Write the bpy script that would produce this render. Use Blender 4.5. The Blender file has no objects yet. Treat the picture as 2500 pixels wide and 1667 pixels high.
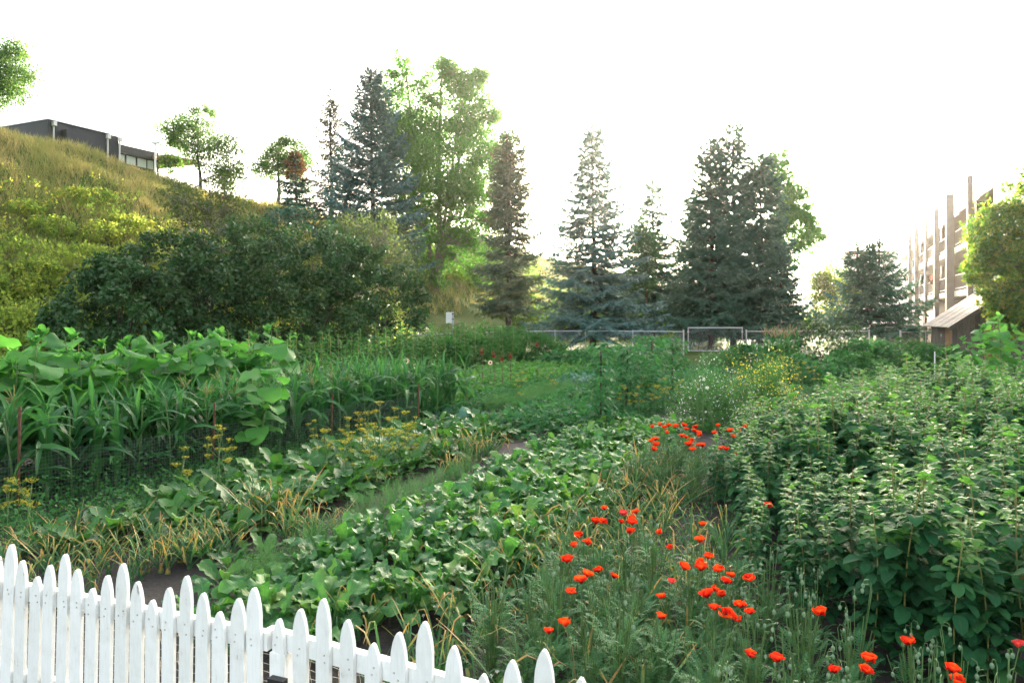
import bpy, math, numpy as np
from mathutils import Matrix, Vector
from math import radians as rad, sin, cos, pi

# ---------------------------------------------------------------- camera, world, sun, exposure
S = bpy.context.scene
COL = S.collection
F_PX, HY, EYE = 1750.0, 757.0, 2.4          # focal length in photo pixels, horizon row, eye height
cam_d = bpy.data.cameras.new("camera"); cam = bpy.data.objects.new("camera", cam_d); COL.objects.link(cam)
cam_d.sensor_width = 36.0; cam_d.lens = F_PX / 2500 * 36; cam_d.shift_y = -(833.5 - HY) / 2500
cam_d.clip_start = 0.05; cam_d.clip_end = 4000
cam.location = (0, 0, EYE); cam.rotation_euler = (pi / 2, 0, 0)
S.camera = cam

SUN_AZ, SUN_EL = rad(17.2), rad(10.1)       # sun ahead and a little to the right, behind the spruces
W = bpy.data.worlds.new("World"); S.world = W; W.use_nodes = True
nt = W.node_tree; nt.nodes.clear()
sky = nt.nodes.new("ShaderNodeTexSky"); sky.sky_type = 'NISHITA'; sky.sun_disc = False
sky.sun_elevation = SUN_EL; sky.sun_rotation = SUN_AZ
sky.air_density = 1.0; sky.dust_density = 5.0; sky.ozone_density = 0.4
bg = nt.nodes.new("ShaderNodeBackground"); bg.inputs['Strength'].default_value = 0.14
wo = nt.nodes.new("ShaderNodeOutputWorld")
hs = nt.nodes.new("ShaderNodeHueSaturation"); hs.inputs['Saturation'].default_value = 0.52      # milky summer haze
nt.links.new(sky.outputs[0], hs.inputs['Color']); nt.links.new(hs.outputs[0], bg.inputs[0]); nt.links.new(bg.outputs[0], wo.inputs[0])
sl = bpy.data.lights.new("sun", 'SUN'); sl.energy = 4.0; sl.angle = rad(0.6); sl.color = (1.0, 0.85, 0.62)
sun = bpy.data.objects.new("sun", sl); COL.objects.link(sun)
sd = Vector((sin(SUN_AZ) * cos(SUN_EL), cos(SUN_AZ) * cos(SUN_EL), sin(SUN_EL)))
sun.rotation_euler = (-sd).to_track_quat('-Z', 'Y').to_euler(); sun.location = (20, 60, 40)
S.view_settings.view_transform = 'Standard'; S.view_settings.look = 'None'
S.view_settings.exposure = 3.15; S.view_settings.gamma = 1.0; S.view_settings.use_curve_mapping = False
S.cycles.use_denoising = True
S.cycles.max_bounces = 6; S.cycles.diffuse_bounces = 3; S.cycles.glossy_bounces = 2
S.cycles.transmission_bounces = 4; S.cycles.transparent_max_bounces = 6; S.cycles.volume_bounces = 0
S.cycles.sample_clamp_indirect = 6.0

R_ = np.random.default_rng(11)
def U(a, b, n=None): return R_.uniform(a, b, n)

# ---------------------------------------------------------------- places: garden grid and photo rays
PSI = rad(24.3); SN, CS = sin(PSI), cos(PSI)
def AB(a, b): return (a * SN + b * CS, a * CS - b * SN)          # a along the garden rows, b across to the right
def toAB(x, y): return (x * SN + y * CS, x * CS - y * SN)
def P(px, py, z=0.0):                                            # where the ray of a photo pixel meets height z
    y = (EYE - z) * F_PX / (py - HY); return ((px - 1250) / F_PX * y, y, z)
def PD(px, py, y): return ((px - 1250) / F_PX * y, y, EYE - (py - HY) / F_PX * y)   # ... or distance y
def pxof(x, y): return 1250 + F_PX * x / y
def sstep(t): t = np.clip(t, 0, 1); return t * t * (3 - 2 * t)
def gz(x, y):
    x = np.asarray(x, float); y = np.asarray(y, float)
    a, b = x * SN + y * CS, x * CS - y * SN
    H = np.interp(a, [20, 22, 25, 28, 30, 35, 40, 60, 130], [11.55, 11.45, 11.15, 10.6, 10.35, 10.35, 10.05, 9.9, 9.6])
    t = np.clip((-19.5 - b) / 18.5, 0, 1)
    z = H * (0.62 * t + 0.38 * sstep(t))
    m = sstep(t * 6) * sstep((1.6 - t) * 3)
    return z + m * (0.22 * np.sin(a * .45 + b * .3) + 0.16 * np.sin(a * 1.1 - b * .8) + .1 * np.sin(b * 1.7 + 1))
def g1(x, y): return float(gz(x, y))

# ---------------------------------------------------------------- mesh tools
class Geo:
    def __init__(s): s.V = []; s.F = []; s.T = []; s.G = []; s.M = []; s.n = 0
    def add(s, V, F, tint=0.0, grad=0.0, mi=0):
        V = np.asarray(V, float).reshape(-1, 3); F = np.asarray(F, int)
        s.V.append(V); s.F.append(F + s.n); s.n += len(V)
        s.T.append(np.broadcast_to(np.asarray(tint, float), (len(V),)))
        s.G.append(np.broadcast_to(np.asarray(grad, float), (len(V),)))
        s.M.append(np.full(len(F), mi)); return s
    def mesh(s, name, *mats, smooth=True):
        me = bpy.data.meshes.new(name)
        if not s.V: return me
        V = np.concatenate(s.V); me.vertices.add(len(V)); me.vertices.foreach_set("co", V.astype(np.float32).ravel())
        li = np.concatenate([f.ravel() for f in s.F]); lt = np.concatenate([np.full(len(f), f.shape[1]) for f in s.F])
        me.loops.add(len(li)); me.loops.foreach_set("vertex_index", li.astype(np.int32))
        me.polygons.add(len(lt)); ls = np.concatenate([[0], np.cumsum(lt)[:-1]])
        me.polygons.foreach_set("loop_start", ls.astype(np.int32))
        me.polygons.foreach_set("material_index", np.concatenate(s.M).astype(np.int32))
        me.polygons.foreach_set("use_smooth", np.full(len(lt), smooth))
        me.update(calc_edges=True)
        for nm, arr in (("tint", s.T), ("grad", s.G)):
            at = me.attributes.new(nm, 'FLOAT', 'POINT'); at.data.foreach_set("value", np.concatenate(arr).astype(np.float32))
        for m in mats: me.materials.append(m)
        return me
    def scatter(s, tmpl, pos, Rm, sc, tint=None, mi=0):
        Vt, Ft, Gt = tmpl; N = len(pos); n = len(Vt)
        if N == 0: return s
        sc = np.broadcast_to(np.asarray(sc, float), (N,))
        V = np.einsum('nij,vj->nvi', Rm, Vt) * sc[:, None, None] + np.asarray(pos)[:, None, :]
        F = (Ft[None] + (np.arange(N) * n)[:, None, None]).reshape(-1, Ft.shape[1])
        t = np.repeat(U(0, 1, N) if tint is None else np.broadcast_to(tint, (N,)), n)
        return s.add(V.reshape(-1, 3), F, t, np.tile(Gt, N), mi)
    def tube(s, pts, rad_, n=6, tint=0.0, grad=None, mi=0, cap=True):
        pts = np.asarray(pts, float); k = len(pts); r = np.broadcast_to(np.asarray(rad_, float), (k,))
        d = np.gradient(pts, axis=0); d /= np.linalg.norm(d, axis=1)[:, None] + 1e-9
        ref = np.where(np.abs(d[:, 2:3]) < .9, [[0, 0, 1.]], [[1., 0, 0]])
        x = np.cross(d, ref); x /= np.linalg.norm(x, axis=1)[:, None] + 1e-9; y = np.cross(d, x)
        an = np.arange(n) / n * 2 * pi
        V = pts[:, None] + r[:, None, None] * (x[:, None] * np.cos(an)[None, :, None] + y[:, None] * np.sin(an)[None, :, None])
        i = np.arange(k - 1)[:, None] * n; j = np.arange(n)[None]; j2 = (j + 1) % n
        F = np.stack([i + j, i + n + j, i + n + j2, i + j2], -1).reshape(-1, 4)
        g = np.repeat(np.linspace(0, 1, k) if grad is None else np.broadcast_to(grad, (k,)), n)
        V = V.reshape(-1, 3)
        s.add(V, F, tint, g, mi)
        if cap: s.add(V[-n:], np.arange(n)[None], tint, g[-n:], mi)
        return s
    def box(s, lo, hi, M=None, mi=0, tint=0.0):
        x0, y0, z0 = lo; x1, y1, z1 = hi
        V = np.array([(x0, y0, z0), (x1, y0, z0), (x1, y1, z0), (x0, y1, z0), (x0, y0, z1), (x1, y0, z1), (x1, y1, z1), (x0, y1, z1)], float)
        if M is not None: V = V @ np.array(M.to_3x3()).T + np.array(M.translation)
        F = [(3, 2, 1, 0), (4, 5, 6, 7), (0, 1, 5, 4), (1, 2, 6, 5), (2, 3, 7, 6), (3, 0, 4, 7)]
        return s.add(V, F, tint, 0.0, mi)

def basis(d, roll=None, up=None):
    """rotation matrices whose Y axis is d; Z leans to 'up' (default +Z) then rolls"""
    d = np.asarray(d, float); d = d / (np.linalg.norm(d, axis=1)[:, None] + 1e-9)
    up = np.array([[0, 0, 1.]]) if up is None else np.asarray(up, float)
    up = np.where(np.abs((d * up).sum(1))[:, None] > .97, [[.9, .3, .1]], np.broadcast_to(up, d.shape))
    x = np.cross(d, up); x /= np.linalg.norm(x, axis=1)[:, None] + 1e-9; z = np.cross(x, d)
    if roll is not None:
        c, q = np.cos(roll)[:, None], np.sin(roll)[:, None]; x, z = x * c + z * q, z * c - x * q
    return np.stack([x, d, z], -1)

def rdir(n, zlo=-1, zhi=1):
    z = U(zlo, zhi, n); a = U(0, 2 * pi, n); r = np.sqrt(np.maximum(0, 1 - z * z)); return np.stack([r * np.cos(a), r * np.sin(a), z], 1)

def blade(nv, nu, width, length, ang, fold=0., wave=0., wk=3., ph=0., pet=0., petw=.006, lobe=0., twist=0.):
    """leaf along +Y; width(tb) half width of the blade, ang(t) pitch of the midrib"""
    t = np.linspace(0, 1, nv + 1)
    if pet > 0: t = np.concatenate([[0, pet * .5], pet + (1 - pet) * np.linspace(0, 1, nv - 1)])
    A = np.array([ang(q) for q in t]); dt = np.diff(t) * length; am = (A[1:] + A[:-1]) / 2
    y = np.concatenate([[0], np.cumsum(np.cos(am) * dt)]); z = np.concatenate([[0], np.cumsum(np.sin(am) * dt)])
    tb = np.clip((t - pet) / (1 - pet), 0, 1)
    w = np.where(t < pet - 1e-9, petw, np.maximum([width(q) for q in tb], petw * (1 - tb)))
    u = np.linspace(-1, 1, nu + 1)
    tw = twist * t
    au = np.abs(u)
    lift = (fold * au[None] * w[:, None] + wave * np.sin(wk * 2 * pi * tb[:, None] + ph + 1.7 * (u[None] > 0)) * au[None] ** 2 * w[:, None])
    lx = u[None] * w[:, None] * np.sqrt(max(0, 1 - min(.9, fold) ** 2 * .5)); lz = lift
    X = lx * np.cos(tw)[:, None] - lz * np.sin(tw)[:, None]; N = lx * np.sin(tw)[:, None] + lz * np.cos(tw)[:, None]
    back = lobe * length * u[None] ** 2 * (1 - tb[:, None]) ** 3 * (t[:, None] >= pet)
    Y = y[:, None] - N * np.sin(A)[:, None] - back * np.cos(A)[:, None]; Z = z[:, None] + N * np.cos(A)[:, None] - back * np.sin(A)[:, None]
    V = np.stack([X, Y, Z], -1).reshape(-1, 3)
    i = np.arange(nv)[:, None] * (nu + 1); j = np.arange(nu)[None]
    Fq = np.stack([i + j, i + j + 1, i + j + nu + 2, i + j + nu + 1], -1).reshape(-1, 4)
    return V, Fq, np.repeat(t, nu + 1)

def xf(tm, M):
    V, Fq, G = tm; return (V @ np.array(M.to_3x3()).T + np.array(M.translation), Fq, G)
def LM(pos, az, pit=0., roll=0., sc=1.):
    return Matrix.Translation(pos) @ Matrix.Rotation(az, 4, 'Z') @ Matrix.Rotation(pit, 4, 'X') @ Matrix.Rotation(roll, 4, 'Y') @ Matrix.Scale(sc, 4)

# ---------------------------------------------------------------- object tools
def tag(o, label=None, cat=None, group=None, kind=None):
    if label: o["label"] = label
    if cat: o["category"] = cat
    if group: o["group"] = group
    if kind: o["kind"] = kind
    return o
def ob(name, me, parent=None, M=None):
    o = bpy.data.objects.new(name, me); COL.objects.link(o)
    if parent: o.parent = parent
    if M is not None: o.matrix_basis = M
    return o
def thing(name, label, cat, loc=(0, 0, 0), rz=0., sc=1., group=None, tilt=(0, 0)):
    o = bpy.data.objects.new(name, None); COL.objects.link(o); o.empty_display_size = .1
    o.location = loc; o.rotation_euler = (tilt[0], tilt[1], rz); o.scale = (sc, sc, sc)
    return tag(o, label, cat, group)
def spawn(proto, name, label, cat, loc, rz=0., sc=1., group=None, tilt=(0, 0)):
    o = thing(name, label, cat, loc, rz, sc, group, tilt)
    for p in proto:
        q = ob(p[0], p[1], o, p[2])
        for r in (p[3] if len(p) > 3 else ()): ob(r[0], r[1], q, r[2])
    return o
ONES = "zeroth first second third fourth fifth sixth seventh eighth ninth tenth eleventh twelfth thirteenth fourteenth fifteenth sixteenth seventeenth eighteenth nineteenth twentieth".split()
TENS = {20: "twenty", 30: "thirty", 40: "forty", 50: "fifty", 60: "sixty", 70: "seventy", 80: "eighty", 90: "ninety"}
def ORD(n):
    if n <= 20: return ONES[n]
    if n >= 100: return "hundred and " + ORD(n - 100) if n > 100 else "hundredth"
    t, u = n // 10 * 10, n % 10
    return TENS[t][:-1] + "ieth" if u == 0 else TENS[t] + "-" + ONES[u]

# ---------------------------------------------------------------- materials
def N(nt, typ, **kw):
    n = nt.nodes.new(typ)
    for k, v in kw.items():
        if k in n.inputs.keys() if isinstance(k, str) else False: n.inputs[k].default_value = v
        else: setattr(n, k, v)
    return n
def new_mat(name):
    m = bpy.data.materials.new(name); m.use_nodes = True; m.node_tree.nodes.clear(); return m, m.node_tree
def ramp(nt, cols, fac):
    r = N(nt, "ShaderNodeValToRGB"); e = r.color_ramp.elements
    pos = [i / (len(cols) - 1) for i in range(len(cols))] if not isinstance(cols[0][0], tuple) else [c[1] for c in cols]
    cc = cols if not isinstance(cols[0][0], tuple) else [c[0] for c in cols]
    while len(e) < len(cc): e.new(1.0)
    for i, (c, p) in enumerate(zip(cc, pos)): e[i].position = p; e[i].color = (*c, 1)
    nt.links.new(fac, r.inputs[0]); return r.outputs[0]
def math_(nt, op, a, b=None, c=None, clamp=False):
    n = N(nt, "ShaderNodeMath", operation=op, use_clamp=clamp)
    for i, v in enumerate((a, b, c)):
        if v is None: continue
        if isinstance(v, (int, float)): n.inputs[i].default_value = v
        else: nt.links.new(v, n.inputs[i])
    return n.outputs[0]
def mixc(nt, fac, a, b, blend='MIX'):
    n = N(nt, "ShaderNodeMix", data_type='RGBA', blend_type=blend)
    for s, v in ((0, fac), (6, a), (7, b)):
        if isinstance(v, (int, float)): n.inputs[s].default_value = v
        elif isinstance(v, tuple): n.inputs[s].default_value = (*v, 1)
        else: nt.links.new(v, n.inputs[s])
    return n.outputs[2]
def noise(nt, scale, vec=None, detail=3.0, rough=.55):
    n = N(nt, "ShaderNodeTexNoise"); n.inputs['Scale'].default_value = scale; n.inputs['Detail'].default_value = detail
    n.inputs['Roughness'].default_value = rough
    if vec is not None: nt.links.new(vec, n.inputs['Vector'])
    return n.outputs['Fac']
def objco(nt): return N(nt, "ShaderNodeTexCoord").outputs['Object']
def geopos(nt): return N(nt, "ShaderNodeNewGeometry").outputs['Position']

def leaf_mat(name, cols, trans=.4, tcol=1.6, rough=.45, spec=.45, veins=None, grad=None, yellow=.35, bump=0.):
    m, nt = new_mat(name)
    at = N(nt, "ShaderNodeAttribute", attribute_name="tint"); oi = N(nt, "ShaderNodeObjectInfo")
    r = math_(nt, 'FRACT', math_(nt, 'ADD', at.outputs['Fac'], oi.outputs['Random']))
    nz = noise(nt, 2.3, geopos(nt), 2.0)
    r2 = math_(nt, 'ADD', math_(nt, 'MULTIPLY', r, .72), math_(nt, 'MULTIPLY', math_(nt, 'SUBTRACT', nz, .3), .6), clamp=True)
    col = ramp(nt, cols, r2)
    oc = objco(nt)
    bumpo = None
    if veins:
        vl, vs, vc = veins        # side veins per metre, slant, vein colour
        sp = N(nt, "ShaderNodeSeparateXYZ"); nt.links.new(oc, sp.inputs[0])
        ax = math_(nt, 'ABSOLUTE', sp.outputs[0])
        mid = math_(nt, 'SUBTRACT', 1.0, math_(nt, 'MULTIPLY', ax, 260.), clamp=True)
        ph = math_(nt, 'FRACT', math_(nt, 'MULTIPLY', math_(nt, 'SUBTRACT', sp.outputs[1], math_(nt, 'MULTIPLY', ax, vs)), vl))
        tri = math_(nt, 'ABSOLUTE', math_(nt, 'SUBTRACT', ph, .5))
        side = math_(nt, 'SUBTRACT', 1.0, math_(nt, 'MULTIPLY', tri, 9.), clamp=True)
        v = math_(nt, 'MAXIMUM', mid, math_(nt, 'MULTIPLY', side, .55))
        col = mixc(nt, math_(nt, 'MULTIPLY', v, .55), col, vc)
        b = N(nt, "ShaderNodeBump"); b.inputs['Strength'].default_value = .5; b.inputs['Distance'].default_value = .006
        h = math_(nt, 'ADD', math_(nt, 'MULTIPLY', tri, 1.0), math_(nt, 'MULTIPLY', noise(nt, 60., oc, 2.), .5))
        nt.links.new(h, b.inputs['Height']); bumpo = b.outputs[0]
    if grad:
        ga = N(nt, "ShaderNodeAttribute", attribute_name="grad")
        sh = math_(nt, 'ADD', ga.outputs['Fac'], math_(nt, 'MULTIPLY', math_(nt, 'SUBTRACT', r, .5), .75))
        sh = math_(nt, 'ADD', sh, math_(nt, 'MULTIPLY', math_(nt, 'SUBTRACT', noise(nt, 14., oc, 2.), .5), .35), clamp=True)
        col = ramp(nt, grad, sh)
    pr = N(nt, "ShaderNodeBsdfPrincipled"); pr.inputs['Roughness'].default_value = min(.7, rough + .08); pr.inputs['Specular IOR Level'].default_value = spec * .6
    nt.links.new(col, pr.inputs['Base Color'])
    if bumpo is not None: nt.links.new(bumpo, pr.inputs['Normal'])
    tr = N(nt, "ShaderNodeBsdfTranslucent")
    tcl = mixc(nt, 1.0, col, (tcol, tcol * .95, tcol * (1 - yellow)), 'MULTIPLY'); nt.links.new(tcl, tr.inputs['Color'])
    mx = N(nt, "ShaderNodeMixShader"); mx.inputs[0].default_value = trans
    nt.links.new(pr.outputs[0], mx.inputs[1]); nt.links.new(tr.outputs[0], mx.inputs[2])
    o = N(nt, "ShaderNodeOutputMaterial"); nt.links.new(mx.outputs[0], o.inputs[0]); return m

def plain(name, col, rough=.6, var=.15, scale=6., metal=0., spec=.5, col2=None, bump=0., stretch=None, world=False):
    m, nt = new_mat(name); vec = geopos(nt) if world else objco(nt)
    if stretch:
        mp = N(nt, "ShaderNodeMapping"); mp.inputs['Scale'].default_value = stretch; nt.links.new(vec, mp.inputs[0]); vec = mp.outputs[0]
    nz = noise(nt, scale, vec, 5.0, .6)
    c2 = col2 or tuple(max(0, c * (1 - 2 * var)) for c in col)
    f = math_(nt, 'MULTIPLY_ADD', nz, 2.2, -.6, clamp=True)
    c = mixc(nt, f, c2, col)
    oi = N(nt, "ShaderNodeObjectInfo")
    c = mixc(nt, 1.0, c, ramp(nt, [(1 - var,) * 3, (1 + var * .3,) * 3], oi.outputs['Random']), 'MULTIPLY')
    pr = N(nt, "ShaderNodeBsdfPrincipled"); pr.inputs['Roughness'].default_value = rough; pr.inputs['Metallic'].default_value = metal
    pr.inputs['Specular IOR Level'].default_value = spec
    nt.links.new(c, pr.inputs['Base Color'])
    if bump:
        b = N(nt, "ShaderNodeBump"); b.inputs['Strength'].default_value = bump; b.inputs['Distance'].default_value = .01
        nt.links.new(nz, b.inputs['Height']); nt.links.new(b.outputs[0], pr.inputs['Normal'])
    o = N(nt, "ShaderNodeOutputMaterial"); nt.links.new(pr.outputs[0], o.inputs[0]); return m

ML = {}
ML['turnip'] = leaf_mat("turnip_leaf", [(.022, .10, .03), (.038, .15, .036), (.065, .21, .04), (.17, .30, .042)], .4, 1.5, .42, .7, (45., .9, (.12, .24, .09)))
ML['beet'] = leaf_mat("beet_leaf", [(.018, .085, .022), (.03, .13, .03), (.05, .18, .034), (.09, .22, .035)], .35, 1.5, .38, .5, (40., .8, (.14, .06, .04)))
ML['cabbage'] = leaf_mat("cabbage_leaf", [(.05, .16, .11), (.07, .19, .13), (.09, .22, .14)], .25, 1.2, .5, .4, (30., .8, (.2, .3, .2)))
ML['sunflower'] = leaf_mat("sunflower_leaf", [(.03, .14, .035), (.048, .19, .04), (.07, .235, .045), (.10, .27, .05)], .45, 1.8, .5, .4, (26., 1.1, (.13, .22, .07)))
ML['corn'] = leaf_mat("corn_leaf", [(.022, .10, .034), (.036, .145, .044), (.06, .19, .05)], .42, 1.7, .36, .55, (0.001, 0., (.14, .22, .09)))
ML['rasp'] = leaf_mat("raspberry_leaf", [(.016, .082, .034), (.024, .11, .042), (.036, .14, .046), (.06, .175, .045)], .38, 1.7, .55, .28, (120., .9, (.05, .12, .04)))
ML['rasp_top'] = leaf_mat("raspberry_young_leaf", [(.04, .14, .03), (.065, .19, .036), (.105, .235, .044)], .45, 1.9, .45, .45)
ML['rasp_far'] = leaf_mat("raspberry_far_leaf", [(.026, .11, .028), (.042, .145, .034), (.07, .19, .038)], .4, 1.7, .5, .3)
ML['onion'] = leaf_mat("onion_leaf", [(.06, .13, .05), (.08, .16, .05)], .3, 1.4, .5, .4,
    grad=[((.045, .12, .055), 0.), ((.06, .155, .06), .58), ((.17, .22, .055), .72), ((.38, .28, .085), .86), ((.36, .22, .09), 1.)])
ML['poppy_leaf'] = leaf_mat("poppy_leaf", [(.05, .155, .062), (.07, .19, .07), (.10, .23, .075)], .35, 1.5, .55, .3)
ML['petal'] = leaf_mat("poppy_petal", [(.62, .022, .008), (.70, .035, .008)], .45, 1.25, .5, .3, yellow=.1, grad=[((.22, .008, .006), 0.), ((.50, .014, .008), .25), ((.66, .028, .008), .6), ((.74, .075, .01), 1.)])
ML['petal_pink'] = leaf_mat("poppy_petal_pink", [(.66, .05, .05), (.72, .08, .07)], .4, 1.2, .5, .3, yellow=.1)
ML['dill'] = leaf_mat("dill_leaf", [(.06, .17, .06), (.09, .22, .075)], .4, 1.5, .6, .2)
ML['umbel'] = leaf_mat("dill_umbel", [(.32, .33, .04), (.42, .38, .05), (.28, .33, .06)], .4, 1.3, .6, .2)
ML['ground_leaf'] = leaf_mat("ground_leaf", [(.022, .095, .026), (.036, .135, .035), (.06, .175, .04)], .35, 1.5, .5, .3)
ML['bean'] = leaf_mat("bean_leaf", [(.022, .11, .038), (.036, .145, .045), (.052, .175, .05)], .4, 1.6, .5, .35)
ML['bush_bean'] = leaf_mat("bush_bean_leaf", [(.042, .155, .036), (.065, .20, .042), (.11, .245, .042)], .4, 1.6, .5, .35)
ML['lilac'] = leaf_mat("lilac_leaf", [(.016, .058, .018), (.023, .078, .022), (.032, .095, .026), (.07, .092, .022)], .25, 1.4, .38, .5)
ML['willow'] = leaf_mat("willow_leaf", [(.06, .125, .035), (.085, .15, .04), (.12, .17, .045)], .45, 1.8, .55, .25)
ML['willow_grey'] = leaf_mat("greyish_willow_leaf", [(.05, .085, .03), (.07, .11, .035), (.10, .125, .04)], .4, 1.6, .55, .25)
ML['thicket'] = leaf_mat("thicket_leaf", [(.05, .12, .02), (.08, .16, .025), (.14, .20, .03)], .5, 2.0, .55, .2)
ML['ash'] = leaf_mat("ash_leaf", [(.045, .12, .06), (.06, .145, .07), (.085, .17, .075)], .42, 1.5, .5, .25)
ML['hill_shrub'] = leaf_mat("hill_shrub_leaf", [(.07, .145, .032), (.13, .20, .042), (.23, .27, .055), (.36, .31, .07)], .54, 2.3, .55, .2)
ML['hill_grass'] = leaf_mat("hill_grass", [(.13, .17, .055), (.20, .22, .08), (.31, .27, .12), (.38, .31, .17)], .4, 1.6, .6, .2)
ML['lawn'] = leaf_mat("lawn_grass", [(.03, .08, .014), (.045, .105, .016), (.065, .125, .02)], .4, 1.5, .55, .2)
ML['poplar'] = leaf_mat("poplar_leaf", [(.045, .15, .03), (.07, .20, .034), (.115, .25, .04)], .52, 2.0, .42, .4)
ML['birch'] = leaf_mat("birch_leaf", [(.04, .11, .03), (.06, .145, .032), (.11, .175, .035)], .45, 1.8, .5, .3)
ML['maple'] = leaf_mat("maple_leaf", [(.035, .095, .018), (.06, .14, .022), (.13, .19, .026), (.24, .24, .03)], .5, 2.0, .5, .3)
ML['blue_spruce'] = leaf_mat("blue_spruce_needle", [(.055, .14, .125), (.085, .185, .17), (.12, .235, .22)], .15, 1.2, .55, .3)
ML['spruce'] = leaf_mat("spruce_needle", [(.03, .10, .068), (.044, .125, .082), (.062, .155, .10)], .18, 1.3, .55, .3)
ML['grey_spruce'] = leaf_mat("grey_spruce_needle", [(.05, .07, .055), (.07, .09, .07), (.085, .095, .06)], .2, 1.3, .6, .25)
ML['dry_spruce'] = leaf_mat("dry_spruce_needle", [(.055, .11, .075), (.085, .13, .08), (.15, .14, .07)], .25, 1.4, .6, .2)
ML['red_needle'] = leaf_mat("rusty_needle", [(.11, .055, .03), (.17, .08, .04)], .25, 1.4, .6, .2)
ML['white_flower'] = leaf_mat("white_flower", [(.75, .75, .68), (.8, .8, .74)], .3, 1.0, .6, .2, yellow=.05)
ML['yellow_flower'] = leaf_mat("yellow_flower", [(.70, .64, .04), (.78, .72, .06)], .35, 1.15, .6, .2, yellow=.1)
ML['cream_ray'] = leaf_mat("cream_ray_petal", [(.75, .55, .36), (.8, .62, .42)], .35, 1.1, .6, .2, yellow=.1)
ML['amaranth'] = leaf_mat("amaranth_plume", [(.20, .02, .02), (.30, .04, .03)], .2, 1.2, .7, .2)
ML['tassel'] = leaf_mat("corn_tassel", [(.22, .24, .08), (.30, .30, .11)], .3, 1.2, .6, .2)
ML['tassel_dry'] = leaf_mat("corn_tassel_dry", [(.34, .24, .15), (.42, .31, .2)], .3, 1.2, .6, .2)
MP = {}
MP['stem'] = plain("green_stem", (.10, .19, .05), .55, .2, 20.)
MP['stem_y'] = plain("cane_stem", (.28, .27, .07), .6, .25, 14.)
MP['beet_stem'] = plain("beet_stem", (.16, .035, .05), .5, .2, 20.)
MP['bud'] = plain("poppy_bud", (.16, .26, .14), .7, .15, 60.)
MP['dark'] = plain("flower_eye", (.02, .012, .012), .8, .2, 60.)
MP['bark'] = plain("bark", (.115, .085, .065), .9, .35, 5., bump=.8, stretch=(6, 6, 1.2))
MP['bark_pale'] = plain("pale_bark", (.30, .28, .22), .85, .3, 5., col2=(.14, .12, .09), bump=.4, stretch=(3, 3, 2))
MP['soil'] = plain("garden_soil", (.042, .034, .028), .95, .3, 30., col2=(.018, .014, .011), bump=1., world=True)
MP['steel'] = plain("galvanised_steel", (.55, .57, .60), .38, .12, 20., metal=.75)
MP['wire'] = plain("netting_wire", (.30, .34, .33), .5, .1, 20., metal=.2)
MP['wire_pale'] = plain("pale_wire", (.62, .58, .48), .5, .15, 20., metal=.2)
MP['rust'] = plain("rusty_stake", (.17, .065, .035), .85, .35, 30., bump=.5)
MP['concrete'] = plain("path_concrete", (.22, .20, .18), .9, .12, 3., world=True)
MP['twig'] = plain("dark_twig", (.05, .04, .03), .9, .3, 5.)
MP['dark_clad'] = plain("charcoal_cladding", (.028, .033, .042), .6, .12, 4., stretch=(1, 1, 8))
MP['white_paint'] = plain("white_render", (.74, .73, .70), .6, .06, 2.)
MP['brown_clad'] = plain("brown_cladding", (.11, .05, .026), .7, .22, 3., stretch=(1, 1, 9))
MP['post_brown'] = plain("taupe_post", (.15, .115, .10), .7, .15, 3.)
MP['grey_clad'] = plain("pale_grey_cladding", (.52, .55, .58), .6, .08, 2., stretch=(1, 1, 6))
MP['old_wood'] = plain("weathered_board", (.15, .125, .105), .9, .3, 7., col2=(.055, .043, .035), bump=.6, stretch=(8, 8, .7))
MP['warm_wood'] = plain("cedar_and_sunlit_board", (.36, .17, .07), .7, .25, 5., stretch=(1, 1, 8))  # wood tone, also used as the painted sunlight on the shed side
MP['old_roof'] = plain("weathered_roof_board", (.42, .36, .30), .9, .2, 8., bump=.4)
MP['black_fence'] = plain("black_fence_metal", (.02, .02, .02), .5, .1, 10.)
MP['canvas'] = plain("umbrella_canvas", (.55, .52, .46), .9, .1, 6.)
MP['pinkf'] = plain("pink_flowers", (.6, .25, .22), .8, .3, 40.)
MP['box'] = plain("white_enamel", (.70, .71, .70), .4, .05, 5.)

def glass_mat(name="window_glass", col=(.05, .06, .07)):
    m, nt = new_mat(name); pr = N(nt, "ShaderNodeBsdfPrincipled")
    pr.inputs['Base Color'].default_value = (*col, 1); pr.inputs['Roughness'].default_value = .05; pr.inputs['Specular IOR Level'].default_value = .9
    nz = noise(nt, 1.5, objco(nt)); b = N(nt, "ShaderNodeBump"); b.inputs['Strength'].default_value = .02; nt.links.new(nz, b.inputs['Height']); nt.links.new(b.outputs[0], pr.inputs['Normal'])
    o = N(nt, "ShaderNodeOutputMaterial"); nt.links.new(pr.outputs[0], o.inputs[0]); return m
MP['glass'] = glass_mat()
MP['glass_sky'] = glass_mat('pale_window_glass', (.55, .58, .6))

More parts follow.
